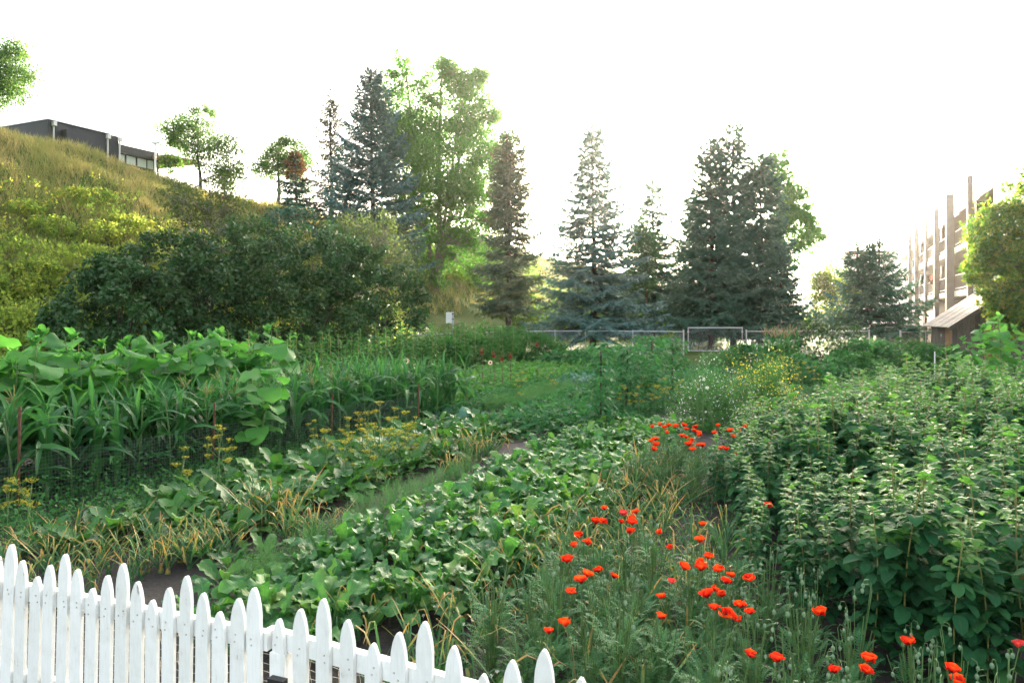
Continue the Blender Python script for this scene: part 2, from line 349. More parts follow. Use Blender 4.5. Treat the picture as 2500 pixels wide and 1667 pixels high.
def picket_paint():
    m, nt = new_mat("old_white_paint"); oc = geopos(nt)
    mp = N(nt, "ShaderNodeMapping"); mp.inputs['Scale'].default_value = (14, 14, 1.6); nt.links.new(oc, mp.inputs[0])
    grain = noise(nt, 6., mp.outputs[0], 6., .7); dirt = noise(nt, 9., oc, 5., .65)
    f = math_(nt, 'MULTIPLY_ADD', dirt, 3.4, -1.6, clamp=True)
    c = mixc(nt, math_(nt, 'MULTIPLY', f, .35), (.86, .855, .83), (.55, .52, .46))
    c = mixc(nt, math_(nt, 'MULTIPLY_ADD', grain, 1.6, -.72, clamp=True), c, (.68, .66, .61))
    chip = math_(nt, 'MULTIPLY_ADD', math_(nt, 'MULTIPLY', grain, dirt), 20., -7.4, clamp=True)
    c = mixc(nt, math_(nt, 'MULTIPLY', chip, .8), c, (.26, .22, .18))
    oi = N(nt, "ShaderNodeObjectInfo"); c = mixc(nt, 1., c, ramp(nt, [(.90, .90, .89), (1, 1, 1)], oi.outputs['Random']), 'MULTIPLY')
    pr = N(nt, "ShaderNodeBsdfPrincipled"); pr.inputs['Roughness'].default_value = .6; nt.links.new(c, pr.inputs['Base Color'])
    b = N(nt, "ShaderNodeBump"); b.inputs['Strength'].default_value = .45; b.inputs['Distance'].default_value = .004
    nt.links.new(grain, b.inputs['Height']); nt.links.new(b.outputs[0], pr.inputs['Normal'])
    o = N(nt, "ShaderNodeOutputMaterial"); nt.links.new(pr.outputs[0], o.inputs[0]); return m
MP['picket'] = picket_paint()

def ground_mat():
    m, nt = new_mat("grass_ground"); p = geopos(nt)
    n1 = noise(nt, .35, p, 5.); n2 = noise(nt, 5., p, 5.)
    c = ramp(nt, [(.035, .065, .015), (.06, .10, .02), (.085, .12, .028), (.12, .125, .04)], math_(nt, 'MULTIPLY_ADD', n1, 1.6, -.3, clamp=True))
    c = mixc(nt, math_(nt, 'MULTIPLY', n2, .5), c, (.03, .04, .012))
    pr = N(nt, "ShaderNodeBsdfPrincipled"); pr.inputs['Roughness'].default_value = .95; pr.inputs['Specular IOR Level'].default_value = .1
    nt.links.new(c, pr.inputs['Base Color'])
    b = N(nt, "ShaderNodeBump"); b.inputs['Strength'].default_value = .7; b.inputs['Distance'].default_value = .05; nt.links.new(n2, b.inputs['Height']); nt.links.new(b.outputs[0], pr.inputs['Normal'])
    o = N(nt, "ShaderNodeOutputMaterial"); nt.links.new(pr.outputs[0], o.inputs[0]); return m
MP['ground'] = ground_mat()

# ---------------------------------------------------------------- setting: terrain, soil, path
def axis(lo, hi, step, far):
    mid = np.arange(lo, hi + step / 2, step); k = np.geomspace(step * 2, far, 16)
    return np.concatenate([lo - k[::-1], mid, hi + k])
xs = axis(-75, 75, 1.0, 1500); ys = axis(-12, 150, 1.0, 1500)
XX, YY = np.meshgrid(xs, ys); ZZ = gz(XX, YY)
nx, ny = len(xs), len(ys)
i = np.arange(ny - 1)[:, None] * nx; j = np.arange(nx - 1)[None]
Fg = np.stack([i + j, i + j + 1, i + j + nx + 1, i + j + nx], -1).reshape(-1, 4)
tag(ob("ground", Geo().add(np.stack([XX, YY, ZZ], -1).reshape(-1, 3), Fg).mesh("ground", MP['ground'])), "grassy ground rising into a bank on the left", kind="structure")

# garden soil: a gently lumpy sheet above the ground
na, nb = 150, 90
A2, B2 = np.meshgrid(np.linspace(-1.5, 32, na), np.linspace(-12.5, 7.0, nb))
SX, SY = AB(A2, B2)
SZ = .012 + .03 * (np.sin(A2 * 5.1 + B2 * 3) * np.sin(B2 * 4.3 - A2) + 1) * .5 + .02 * U(0, 1, A2.shape)
i = np.arange(nb - 1)[:, None] * na; j = np.arange(na - 1)[None]
Fs = np.stack([i + j + na, i + j + na + 1, i + j + 1, i + j], -1).reshape(-1, 4)
tag(ob("garden_soil", Geo().add(np.stack([SX, SY, SZ], -1).reshape(-1, 3), Fs).mesh("garden_soil", MP['soil'])), "bare dark soil of the vegetable beds", kind="structure")

def strip(pts, widths, z, name, mat):
    pts = np.array(pts, float); d = np.gradient(pts, axis=0); d /= np.linalg.norm(d, axis=1)[:, None]
    nrm = np.stack([-d[:, 1], d[:, 0]], 1) * np.asarray(widths)[:, None] / 2
    V = np.concatenate([np.c_[pts + nrm, np.full(len(pts), z)], np.c_[pts - nrm, np.full(len(pts), z)]])
    k = len(pts); Fq = [(q, q + k, q + k + 1, q + 1) for q in range(k - 1)]
    return ob(name, Geo().add(V, Fq).mesh(name, mat))
tag(strip([(2.0, 47.5), (6, 47.6), (10, 49), (15, 53), (22, 60), (30, 72), (36, 90)], [1.7, 1.7, 1.8, 2.0, 2.2, 2.4, 2.6], .006, "path", MP['concrete']), "pale concrete path beyond the chain link fence", kind="structure")
tag(strip([(13, 71), (18, 69), (25, 68), (34, 75)], [4, 5, 5, 5], .008, "street", MP['concrete']), "pale street beyond the spruces", kind="structure")

# ---------------------------------------------------------------- trees
def feather(n, w, droop, seed):
    """needle spray of unit length: narrow triangles on both sides of a twig"""
    r = np.random.default_rng(seed); V = []; Fq = []
    for k in range(n):
        t = (k + .5) / n; side = 1 if k % 2 else -1
        base = np.array([0, t * .85, -droop * t * t]); an = rad(r.uniform(25, 60)); l = .34 * (1.15 - .55 * t)
        tip = base + l * np.array([side * sin(an), cos(an), r.uniform(-.45, .35)])
        wv = np.array([cos(an) * w, -side * sin(an) * w, r.uniform(-w, w)])
        V += [base - wv, base + wv, tip]; Fq.append((3 * k, 3 * k + 1, 3 * k + 2))
    V += [(-w, .5, -droop * .3), (w, .5, -droop * .3), (0, 1.05, -droop)]; Fq.append((3 * n, 3 * n + 1, 3 * n + 2))
    return np.array(V, float), np.array(Fq), np.zeros(len(V))
FEA = feather(9, .085, .14, 3)

BR_CACHE = {}
def branch_meshes(mat, droop):
    """boughs of three lengths along +Y: an axis, flat side twigs and hanging needle sprays"""
    key = (mat.name, round(droop, 2))
    if key in BR_CACHE: return BR_CACHE[key]
    out = {}
    for L in (3.2, 1.8, .95, .5):
        out[L] = []
        for v in range(3):
            g = Geo(); s = np.linspace(0, 1, 8); axp = np.c_[.05 * L * np.sin(s * 4 + v), L * s, L * droop * (-.26 * s + .24 * s ** 2.4)]
            g.tube(axp, (.010 + .007 * L) * (1.05 - s), 4, mi=1, cap=False)
            pos = []; dr = []; sc = []
            at = lambda q: np.stack([np.interp(q, s, axp[:, c]) for c in range(3)], -1)
            nt_ = max(3, int(L / .17))
            for q in range(nt_):
                f = (q + .7) / nt_
                if f < .12 and L > 1: continue
                for sd in (-1, 1):
                    l = min(.95, .12 + .5 * L * (1 - f) ** .8 * (.45 + .55 * min(1, f * 3.5))) * U(.6, 1.15)
                    an = rad(U(42, 68)); d = np.array([sd * sin(an), cos(an), U(-.3, .02) * droop]); b0 = at(f)
                    k = max(2, int(l / .13)); tt = (np.arange(k) + U(0, .5)) / k
                    pos.append(b0 + d * (l * tt)[:, None] + np.array([0, 0, -.16]) * (l * tt ** 2)[:, None] * droop)
                    side = np.where(np.arange(k) % 2, 1, -1)[:, None] * np.array([d[1], -d[0], 0]) * .55
                    dr.append(d + side * U(.3, 1, (k, 1)) + np.c_[np.zeros((k, 2)), U(-.85, .15, k) * droop]); sc.append(U(.24, .36, k))
                pos.append(at(f)[None]); dr.append([(U(-.5, .5), 1, U(-.5, .4))]); sc.append([U(.24, .34)])
            pos.append(axp[-1:]); dr.append([(0, 1, .15)]); sc.append([.34])
            pos = np.concatenate(pos); dr = np.concatenate(dr); sc = np.concatenate(sc)
            g.scatter(FEA, pos, basis(dr, U(-.9, .9, len(pos))), sc, U(0, .35, len(pos)))
            out[L].append(g.mesh("branch", mat, MP['twig']))
    BR_CACHE[key] = out; return out
def spruce(name, label, px, Y, ytop, half, mat, zb=.5, yb=None, dens=1., tops=None, pw=.9, droop=1., sparse=1., group="conifers beyond the garden", lift=0., top_mat=None, gap=1.):
    x = (px - 1250) / F_PX * Y; g0 = g1(x, Y); zt = EYE + (HY - ytop) / F_PX * Y; R = 1.16 * half / F_PX * Y
    if yb is not None: zb = EYE + (HY - yb) / F_PX * Y - g0
    t0 = thing(name, label, "tree", (x, Y, g0), group=group); H = zt - g0
    k = np.linspace(0, 1, 10); tr = Geo()
    tr.tube(np.c_[.08 * np.sin(k * 5), .08 * np.cos(k * 4) - .08, k * H], .5 * H * .028 * (1.02 - k) + .012, 8); ob("trunk", tr.mesh("trunk", MP['bark']), t0)
    leaders = tops or [(0., 0., 1.)]
    cr = Geo(); BL_ = []
    BM = branch_meshes(mat, droop); BT = branch_meshes(top_mat, droop) if top_mat else None
    for lx, ly, lf in leaders:
        Hl = H * lf; z = zb + (0 if lf == 1. else H * .4)
        pt = np.array([(0, 0, H * .3), (lx, ly, H * .75), (lx, ly, Hl)]); cr.tube(pt, [.06, .05, .01], 5, mi=1)
        while z < Hl - .1:
            t = (z - zb) / max(.1, Hl - zb); L0 = R * min((1 - t) ** pw, .06 + 1.75 * (1 - t)) * (1 if len(leaders) == 1 or lf == 1. else .7)
            f = np.clip((z / H - .3) / .45, 0, 1)
            nbr = max(3, int(round((4.4 + 2.6 * (1 - t)) * sparse))); a0 = U(0, 6.28)
            for q in range(nbr):
                L = L0 * U(.7, 1.1) * (U(.5, .8) if U(0, 1) < .13 else 1) + .10
                BL_.append((a0 + q * 2 * pi / nbr + U(-.3, .3), L, lx * f, ly * f, z + U(-.14, .14), t))
            z += U(.27, .40) * (1.15 - .5 * t) * gap
        n = 12; cr.scatter(FEA, np.c_[U(-.03, .03, n) + lx, U(-.03, .03, n) + ly, Hl - U(.05, .75, n)], basis(np.c_[U(-.5, .5, n), U(-.5, .5, n), U(.3, 1, n)]), U(.22, .34, n))
    n = int(H * 60); zz = zb + (H - zb) * U(.02, .93, n); an = U(0, 6.28, n); rr = R * (1 - (zz - zb) / (H - zb)) ** pw * U(.03, .62, n)
    cr.scatter(FEA, np.c_[np.cos(an) * rr, np.sin(an) * rr, zz], basis(np.c_[np.cos(an), np.sin(an), U(-.8, .2, n)]), U(.3, .5, n))
    co = ob("crown", cr.mesh("crown", mat, MP['bark']), t0)
    for az, L, ox, oy, z, t in BL_[:298]:
        pool = BT if (top_mat and t > .62) else BM
        Lk = min(pool, key=lambda q: abs(math.log(q / L))); me = pool[Lk][R_.integers(3)]
        M = Matrix.Translation((ox, oy, z)) @ Matrix.Rotation(az, 4, 'Z') @ Matrix.Rotation(rad(38) * t ** 1.5 + lift + U(-.12, .1), 4, 'X') @ Matrix.Rotation(U(-.25, .25), 4, 'Y') @ Matrix.Scale(L / Lk, 4)
        ob("branch", me, co, M)
    return t0

DIA = (np.array([(0, 0, 0), (.32, .45, .06), (0, 1, -.05), (-.32, .45, .06)], float), np.array([(0, 1, 2, 3)]), np.array([0, .5, 1, .5]))
FOLD = (np.array([(0, 0, 0), (0, .5, -.04), (0, 1, -.14), (.33, .4, .08), (-.33, .4, .08)], float), np.array([(0, 3, 1, 1), (3, 2, 1, 1), (0, 1, 4, 4), (1, 2, 4, 4)])[:, :3], np.zeros(5))

def leaf_cloud(ell, n, size, geo, tmpl=DIA, clumps=None, spread=.28, shell=.0, up=.35, limbs=None, root=None, lw=.03):
    """clumped leaves in ellipsoids; ell rows cx,cy,cz,rx,ry,rz. limbs: Geo to receive boughs from root"""
    ell = np.array(ell, float); vol = ell[:, 3] * ell[:, 4] * ell[:, 5]; vol = vol ** .75; vol /= vol.sum()
    for e, f in zip(ell, vol):
        K = clumps or 30; K = max(5, int(K * f * len(ell) ** .5)); nn = int(n * f)
        c = rdir(K) * (U(shell, 1, K) ** .5)[:, None]
        c = e[:3] + c * e[3:6]
        wgt = U(.4, 1.6, K); wgt /= wgt.sum(); w = R_.choice(K, nn, p=wgt)
        rr = spread * e[3:6].mean() * U(.6, 1.3, K)
        d = rdir(nn); p = c[w] + d * (U(0, 1, nn) ** .5 * 1.15 * rr[w])[:, None] * np.array([1, 1, .8])
        dd = d * .6 + rdir(nn) * .8 + np.array([0, 0, -up])
        geo.scatter(tmpl, p, basis(dd, U(-1.2, 1.2, nn)), size * U(.65, 1.3, nn), np.clip((w * .37) % 1 * .5 + U(0, .5, nn), 0, 1))
        if limbs is not None:
            for q in range(K):
                s = np.linspace(0, 1, 5)[:, None]
                rt = np.array(root, float)
                if rt.ndim == 2:
                    dd_ = np.linalg.norm(rt - c[q], axis=1) + np.where(rt[:, 2] > c[q][2] - .4 * e[5], 50, 0); rt = rt[dd_.argmin()]
                st = rt
                mid = (st + c[q]) / 2 + np.array([U(-.1, .1), U(-.1, .1), -.12]) * e[3]
                pts = (1 - s) ** 2 * st + 2 * s * (1 - s) * mid + s * s * c[q]
                limbs.tube(pts, lw * (1.15 - s[:, 0]), 4, cap=False)
    return geo

def broadleaf(name, label, px, Y, ells, n, size, mat, bark='bark', base_px=None, trunk_r=.12, clumps=40, spread=.26, tmpl=DIA, up=.35, group="broadleaf trees behind the garden", cat="tree", stems=None, lw=.035, pale=False):
    """ells in photo pixels (cx, cy, rx, ry) at distance Y"""
    x = (px - 1250) / F_PX * Y; g0 = g1(x, Y); k = Y / F_PX
    t0 = thing(name, label, cat, (x, Y, g0), group=group)
    E = [((e[0] - px) * k, (U(-.3, .3) if len(ells) > 1 else 0) * e[2] * k, EYE + (HY - e[1]) * k - g0, e[2] * k, e[2] * k * .9, e[3] * k) for e in ells]
    limbs = Geo(); top = max(e[2] for e in E); roots = []
    st = stems or [(0, 0, E[0][0], E[0][2] + E[0][5] * .5)]
    for bx, by, tx, tz in st:
        s = np.linspace(0, 1, 9); pts = np.c_[bx + (tx - bx) * s + .05 * np.sin(s * 7), by + 0 * s + .1 * np.sin(s * 5), tz * s]
        limbs.tube(pts, trunk_r * (1.05 - .85 * s), 7); roots += list(pts[2:9])
    g = Geo(); leaf_cloud(E, n, size, g, tmpl, clumps, spread, .1, up, limbs, np.array(roots), lw)
    ob("trunk", limbs.mesh("trunk", MP[bark]), t0); ob("crown", g.mesh("crown", mat), t0); return t0

spruce("spruce_tree", "tall blue spruce with silvery boughs, in front of the leafy poplar", 908, 46, 168, 135, ML['blue_spruce'], yb=640, dens=1.0, pw=.72, lift=.12)
spruce("spruce_tree", "thin sparse grey spruce with bent tip, left of the blue spruce", 808, 50, 216, 62, ML['grey_spruce'], yb=600, dens=.62, sparse=.62, pw=.75, droop=1.3, gap=1.3)
spruce("spruce_tree", "small spruce with a rusty brown dead top on the hill edge", 722, 50, 368, 46, ML['spruce'], yb=545, dens=.8, pw=.7, top_mat=ML['red_needle'])
spruce("spruce_tree", "narrow twin-topped spruce with brownish lower boughs, right of the poplar", 1240, 42, 312, 86, ML['dry_spruce'], yb=745, dens=.95, tops=[(-.28, 0, .985), (.32, .1, 1.)], pw=.72, lift=-.08, droop=1.15)
spruce("spruce_tree", "broad blue-green spruce in the middle, its trunk behind the fence rail", 1447, 43, 306, 152, ML['blue_spruce'], yb=800, dens=1.05, pw=.8, droop=.9)
spruce("spruce_tree", "slim dark spruce standing behind, between the two largest spruces", 1594, 54, 416, 98, ML['spruce'], yb=770, pw=.85)
spruce("spruce_tree", "left stem of the large dark spruce group, slightly shorter top", 1735, 44, 338, 122, ML['spruce'], yb=800, pw=.62)
spruce("spruce_tree", "tallest spruce of the large dark group in front of the sun", 1790, 45.5, 302, 120, ML['spruce'], yb=800, pw=.62)
spruce("spruce_tree", "right stem of the large dark spruce group, broad rounded top", 1856, 44.5, 372, 104, ML['spruce'], yb=800, pw=.55)
spruce("spruce_tree", "short dark spruce tucked against the right foot of the large spruces", 1905, 42.5, 620, 75, ML['spruce'], yb=805, pw=.8)
spruce("spruce_tree", "low wide spruce with two pointed tops, left of the apartment building", 2122, 41.5, 578, 128, ML['spruce'], yb=805, dens=1.1, tops=[(-.7, 0, .97), (.65, .15, 1.)], pw=1.05, lift=.1)

spruce("spruce_tree", "added spruce behind the large spruce group, closing a gap to the sun", 1692, 72, 470, 75, ML['spruce'], yb=770, pw=.75)  # added tree: blocks sun leaking past the left side of the large group
# poplar: several pale leaning stems
broadleaf("poplar_tree", "tall leafy poplar with pale leaning stems behind the blue spruce", 1060, 53,
    [(1036, 330, 52, 115), (1030, 480, 62, 95), (975, 265, 58, 130), (985, 420, 66, 120), (1080, 245, 66, 115), (1150, 255, 62, 100), (1105, 400, 105, 110), (1195, 330, 50, 95), (1190, 470, 66, 95), (1120, 540, 85, 100), (1180, 620, 70, 80), (1050, 620, 60, 80), (1092, 175, 34, 55), (972, 165, 32, 48), (1160, 190, 34, 40)],
    92000, .195, ML['poplar'], 'bark_pale', trunk_r=.2, clumps=230, spread=.30, lw=.02,
    stems=[(0, 0, -2.2, 17), (.2, 0, .6, 18), (.1, .2, 3.0, 16), (-.1, 0, 2.0, 13)])
broadleaf("poplar_tree", "loose yellow-green poplar rising right behind the large dark spruces", 1925, 56, [(1895, 450, 55, 75), (1945, 500, 55, 75), (1925, 590, 75, 75), (1985, 575, 35, 35), (1900, 400, 25, 40)], 26000, .20, ML['poplar'], 'bark', trunk_r=.2, clumps=110, spread=.3, lw=.022)
broadleaf("birch_tree", "round airy tree on the hilltop right of the charcoal building", 480, 47, [(470, 330, 72, 70), (545, 385, 58, 60), (430, 320, 45, 45), (500, 275, 32, 30), (560, 445, 40, 45), (420, 400, 30, 40)], 16000, .14, ML['birch'], 'bark', trunk_r=.13, clumps=60, spread=.4, lw=.015, stems=[(.2, 0, .1, 3.6)])
broadleaf("birch_tree", "small spreading tree with bare pale trunk on the hill edge", 678, 53, [(690, 375, 62, 48), (650, 405, 40, 45), (735, 410, 38, 50), (700, 345, 32, 25)], 14000, .14, ML['birch'], 'bark_pale', trunk_r=.15, clumps=50, spread=.4, lw=.015, stems=[(0, 0, .1, 4.6)])
broadleaf("birch_tree", "leafy tree cut by the left photo edge above the hill grass", -30, 38, [(0, 200, 72, 75), (-60, 160, 90, 80), (45, 180, 45, 75), (20, 120, 45, 40)], 16000, .12, ML['birch'], 'bark', trunk_r=.14, clumps=80, spread=.4, lw=.015, stems=[(0, 0, .2, 6)])
broadleaf("ash_tree", "small pale green tree between the middle spruce and slim spruce", 1575, 50, [(1580, 600, 52, 70), (1560, 680, 50, 50)], 7000, .18, ML['ash'], trunk_r=.1, clumps=50, spread=.4, lw=.015)
broadleaf("ash_tree", "sunlit yellow-green tree left behind the two-topped spruce", 2035, 60, [(2035, 690, 48, 60), (2010, 730, 40, 50), (2060, 720, 40, 50)], 7000, .22, ML['maple'], trunk_r=.15, clumps=50, spread=.4, lw=.015)
broadleaf("maple_tree", "leafy maple overhanging the wooden shed at the right edge", 2530, 25.2, [(2462, 762, 52, 42), (2505, 745, 55, 60), (2450, 560, 75, 80), (2500, 480, 60, 70), (2420, 640, 60, 60), (2470, 700, 70, 60), (2385, 660, 40, 35), (2520, 620, 80, 120), (2430, 730, 45, 30), (2490, 790, 45, 40)], 19000, .15, ML['maple'], trunk_r=.16, clumps=180, spread=.27, lw=.015, stems=[(0, 0, -.3, 7.5)])

# lilac hedge: big dense bushes along the foot of the bank
def shrub(name, label, cx, cy, w, d, h, n, size, mat, tmpl=FOLD, group=None, cat="shrub", z0=None, stems=5, clumps=70, spread=.2, bark='bark', shell=.55, part="foliage"):
    g0 = g1(cx, cy) if z0 is None else z0
    t0 = thing(name, label, cat, (cx, cy, g0), group=group)
    g = Geo(); lim = Geo()
    leaf_cloud([(0, 0, h * .5, w / 2, d / 2, h * .5)], n, size, g, tmpl, clumps, spread, shell, .3, None)
    m = np.asarray(g.V[0]); m[:, 2] = np.abs(m[:, 2])
    for q in range(stems):
        s = np.linspace(0, 1, 5); az = U(0, 6.28); r = U(.25, .8)
        lim.tube(np.c_[np.cos(az) * r * w / 2 * s ** 1.3, np.sin(az) * r * d / 2 * s ** 1.3, h * U(.55, .98) * s], .02 * h / 2 * (1.1 - s), 4, cap=False)
    ob("stems", lim.mesh("stems", MP[bark]), t0); ob(part, g.mesh(part, mat), t0); return t0
hedge = [(300, 22.0, 3.6, 3.4, "leftmost and nearest the sunlit bank"), (440, 24.0, 4.6, 4.2, "second from the left in the hedge"), (610, 26.0, 5.0, 4.6, "tall middle one below the thin hawthorn"), (770, 28.0, 5.2, 4.7, "fourth from the left in the hedge"), (900, 30.0, 4.6, 4.1, "right end, left of the white box")]
for px, Y, w, h, tx in hedge:
    shrub("lilac_bush", "big dark green lilac bush, " + tx, (px - 1250) / F_PX * Y, Y, w * 1.12, 4.2, h * 1.22, 15000, .145, ML['lilac'], group="dark lilac bushes below the bank", cat="bush", clumps=170, spread=.13, z0=0.)
# airy shrubs in and above the hedge
broadleaf("hawthorn_tree", "thin airy hawthorn with grey twigs in front of the sunlit bank", 500, 29, [(470, 500, 75, 60), (560, 480, 60, 60), (420, 470, 50, 35), (520, 560, 90, 55), (600, 560, 50, 50)], 5200, .11, ML['willow_grey'], 'bark_pale', trunk_r=.05, clumps=120, spread=.3, stems=[(0, 0, -.8, 5.5), (.2, 0, .9, 5.8), (.1, 0, .2, 4.5)], lw=.018, group="airy small trees at the bank")
broadleaf("willow_bush", "grey-green willow with a haze of fine twigs above the hedge", 900, 32, [(880, 590, 95, 75), (960, 640, 70, 75), (830, 560, 55, 45), (940, 560, 45, 50)], 6500, .10, ML['willow_grey'], 'bark_pale', trunk_r=.05, clumps=150, spread=.3, stems=[(0, 0, -1, 4.5), (.2, 0, .6, 5), (.1, 0, .1, 4)], lw=.015, cat="bush", group="airy small trees at the bank")
broadleaf("hawthorn_tree", "straggly young conifer-green sapling with bare white stems left of the willow", 690, 33, [(690, 545, 45, 40), (735, 530, 40, 30), (670, 590, 40, 30)], 1300, .15, ML['spruce'], 'bark_pale', trunk_r=.04, clumps=26, spread=.3, stems=[(0, 0, -.2, 5.5), (.3, 0, .5, 5.2)], lw=.015, group="airy small trees at the bank")

# bank: shrubs (things), undergrowth and grass (stuff)
k = 0
bank_labels = []
def bank_pt(px, t_lo, t_hi):
    """point on the bank on the ray column px at bank fraction t"""
    t = U(t_lo, t_hi); b = -19.5 - 18.5 * t; q = (px - 1250) / F_PX; Y = b / (q * CS - SN); return q * Y, Y
shr = [(60, .08, .14), (30, .28, .34), (95, .3, .36), (160, .22, .28), (210, .34, .4), (120, .42, .48), (250, .42, .46), (300, .5, .53), (180, .54, .58), (60, .5, .55), (230, .58, .62), (340, .36, .42), (380, .46, .5), (20, .16, .22), (100, .14, .2)]
for n_, (px, ta, tb) in enumerate(sorted(shr)):
    x, y = bank_pt(px, ta, tb)
    shrub("bank_shrub", "yellow-green shrub on the grassy bank, %s counting from the left" % ORD(n_ + 1), x, y, U(1.3, 2.0), U(1.3, 2.0), U(.6, 1.0), 1000, .12, ML['hill_shrub'], DIA, group="shrubs on the bank", clumps=40, spread=.25, stems=3)
def stuff(name, label, geo, mat): return tag(ob(name, geo.mesh(name, mat)), label, kind="stuff")
TUFT = Geo()
for q in range(5):
    V, Fq, G = blade(2, 1, lambda t: .022 * (1 - t) + .002, U(.7, 1.1), lambda t, a=U(1.15, 1.5), d=U(.2, .9): a - d * t); az = U(0, 6.28)
    V, Fq, G = xf((V, Fq, G), LM((U(-.08, .08), U(-.08, .08), 0), az)); TUFT.add(V, Fq, 0, G)
TUFT = (np.concatenate(TUFT.V), np.concatenate(TUFT.F), np.concatenate(TUFT.G))
def tufts(n, fn, size, geo):
    p = fn(n); n = len(p); d = np.stack([U(-.12, .12, n), np.ones(n), U(-.12, .12, n)], 1)
    az = U(0, 2 * pi, n); Rm = np.zeros((n, 3, 3)); Rm[:, 0, 0] = np.cos(az); Rm[:, 0, 1] = -np.sin(az); Rm[:, 1, 0] = np.sin(az); Rm[:, 1, 1] = np.cos(az); Rm[:, 2, 2] = 1
    geo.scatter(TUFT, p, Rm, size * U(.6, 1.25, n), np.clip(.5 + .5 * np.sin(p[:, 0] * .9 + p[:, 1] * .6) * .8 + U(-.3, .3, n), 0, 1)); return geo
def on_bank(lo, hi, pxlo=-250, pxhi=900):
    def f(n):
        t = U(lo, hi, n); q = (U(pxlo, pxhi, n) - 1250) / F_PX; b = -19.5 - 18.5 * t; Y = b / (q * CS - SN); X = q * Y
        m = (Y > 8) & (Y < 135); X, Y = X[m], Y[m]; return np.stack([X, Y, gz(X, Y) - .02], 1)
    return f
gg = Geo(); tufts(13500, on_bank(.3, 1.04), .55, gg); tufts(5000, on_bank(.25, 1.02, 900, 1650), .8, gg); stuff("bank_grass", "tall dry grass covering the upper bank", gg, ML['hill_grass'])
ug = Geo()
pu = on_bank(.02, .86, -200, 1000)(3600)
tt_ = (-19.5 - toAB(pu[:, 0], pu[:, 1])[1]) / 18.5; pu = pu[U(0, 1, len(pu)) > np.clip((tt_ - .34) * 2.6, 0, 1) ** .6 + .0 * tt_]
for p in pu:
    nl = 24; c = p + np.array([0, 0, U(.2, .55)])
    d = rdir(nl); q = c + d * np.array([.5, .5, .38]) * U(.3, 1, nl)[:, None]
    ug.scatter(DIA, q, basis(d * .3 + rdir(nl) * .7 + np.array([0, 0, .9]), U(-1, 1, nl)), .13 * U(.7, 1.3, nl), (sin(p[0] * .7) * .25 + .4 + U(0, .35, nl)) % 1)
stuff("bank_undergrowth", "goldenrod and weeds covering the lower bank", ug, ML['hill_shrub'])
lg = Geo()
def lawn_pts(n):
    X = U(-16, 34, n); Y = np.where(X < 1, U(35, 60, n), U(40.5, 75, n)); m = gz(X, Y) < 1.2
    keep = m & ~((np.abs(Y - (47.5 + np.maximum(0, X - 6) * .62)) < 1.6) & (X > 1.5)); X, Y = X[keep], Y[keep]; return np.stack([X, Y, gz(X, Y)], 1)
tufts(5200, lawn_pts, .42, lg); stuff("lawn_grass", "long grass beyond the chain link fence", lg, ML['lawn'])
bk = Geo()
for X0, Y0, r, h in [(U(-16, 30), U(64, 88), U(1.5, 3), U(1.2, 3.4)) for _ in range(30)] + [(-6 + 23 * (q + U(0, 1)) / 34, U(55, 60) + .1 * q, U(1.1, 1.9), U(1.4, 3.0)) for q in range(34)] + [(17 + 19 * (q + U(0, 1)) / 20, U(74, 80), U(1.5, 2.2), U(1.6, 2.8)) for q in range(20)]:
    leaf_cloud([(X0, Y0, g1(X0, Y0) + h * .5, r, r, h * .58)], 420, .30, bk, DIA, 14, .34, .3)
stuff("far_thicket", "sunlit leafy thicket far behind the tree trunks", bk, ML['thicket'])

# ---------------------------------------------------------------- buildings
def facade(a, b, z): x, y = AB(a, b); return (x, y, z)
def abox(geo, a0, a1, b0, b1, z0, z1, mi=0):
    M = Matrix(((SN, CS, 0, 0), (CS, -SN, 0, 0), (0, 0, 1, 0), (0, 0, 0, 1)))
    # axes: local x -> a, local y -> b
    V = [(a0, b0, z0), (a1, b0, z0), (a1, b1, z0), (a0, b1, z0), (a0, b0, z1), (a1, b0, z1), (a1, b1, z1), (a0, b1, z1)]
    V = [(v[0] * SN + v[1] * CS, v[0] * CS - v[1] * SN, v[2]) for v in V]
    Fq = [(0, 1, 2, 3), (7, 6, 5, 4), (4, 5, 1, 0), (5, 6, 2, 1), (6, 7, 3, 2), (7, 4, 0, 3)]
    return geo.add(V, Fq, 0., 0., mi)
def bpart(parent, name, mat, boxes, label=None):
    g = Geo()
    for q in boxes: abox(g, *q)
    o = ob(name, g.mesh(name, mat, smooth=False), parent)
    if label: o["label"] = label
    return o
# charcoal building on the hilltop
hb = thing("hilltop_building", "long charcoal building on the hilltop with white downpipes", "building")
ZB0, ZT = 9.0, 13.4
bpart(hb, "wall", MP['dark_clad'], [(26.7, 31.2, -58, -41.5, ZB0, ZT)])
bpart(hb, "parapet", MP['steel'], [(26.65, 30.6, -58.1, -41.4, ZT, ZT + .06)])
bpart(hb, "bay", MP['dark_clad'], [(27.5, 29.3, -41.5, -41.0, ZB0, ZT - .42)])
bpart(hb, "wing", MP['dark_clad'], [(31.2, 34.5, -56, -41.9, 12.5, 13.05)])
for a0, a1 in ((31.35, 32.1), (32.2, 32.9), (33.0, 33.7), (33.75, 34.25)):
    w = bpart(hb, "window", MP['dark_clad'], [(a0 - .04, a1 + .04, -42.3, -42.12, 11.5, 12.5)])
    bpart(w, "pane", MP['glass_sky'], [(a0 + .03, a1 - .03, -42.12, -42.08, 11.9, 12.46)])
bpart(hb, "canopy", MP['warm_wood'], [(34.0, 36.6, -47, -40.4, 12.55, 12.75)])
bpart(hb, "wing_wall", MP['dark_clad'], [(31.2, 34.5, -56, -42.3, 9, 11.5)])
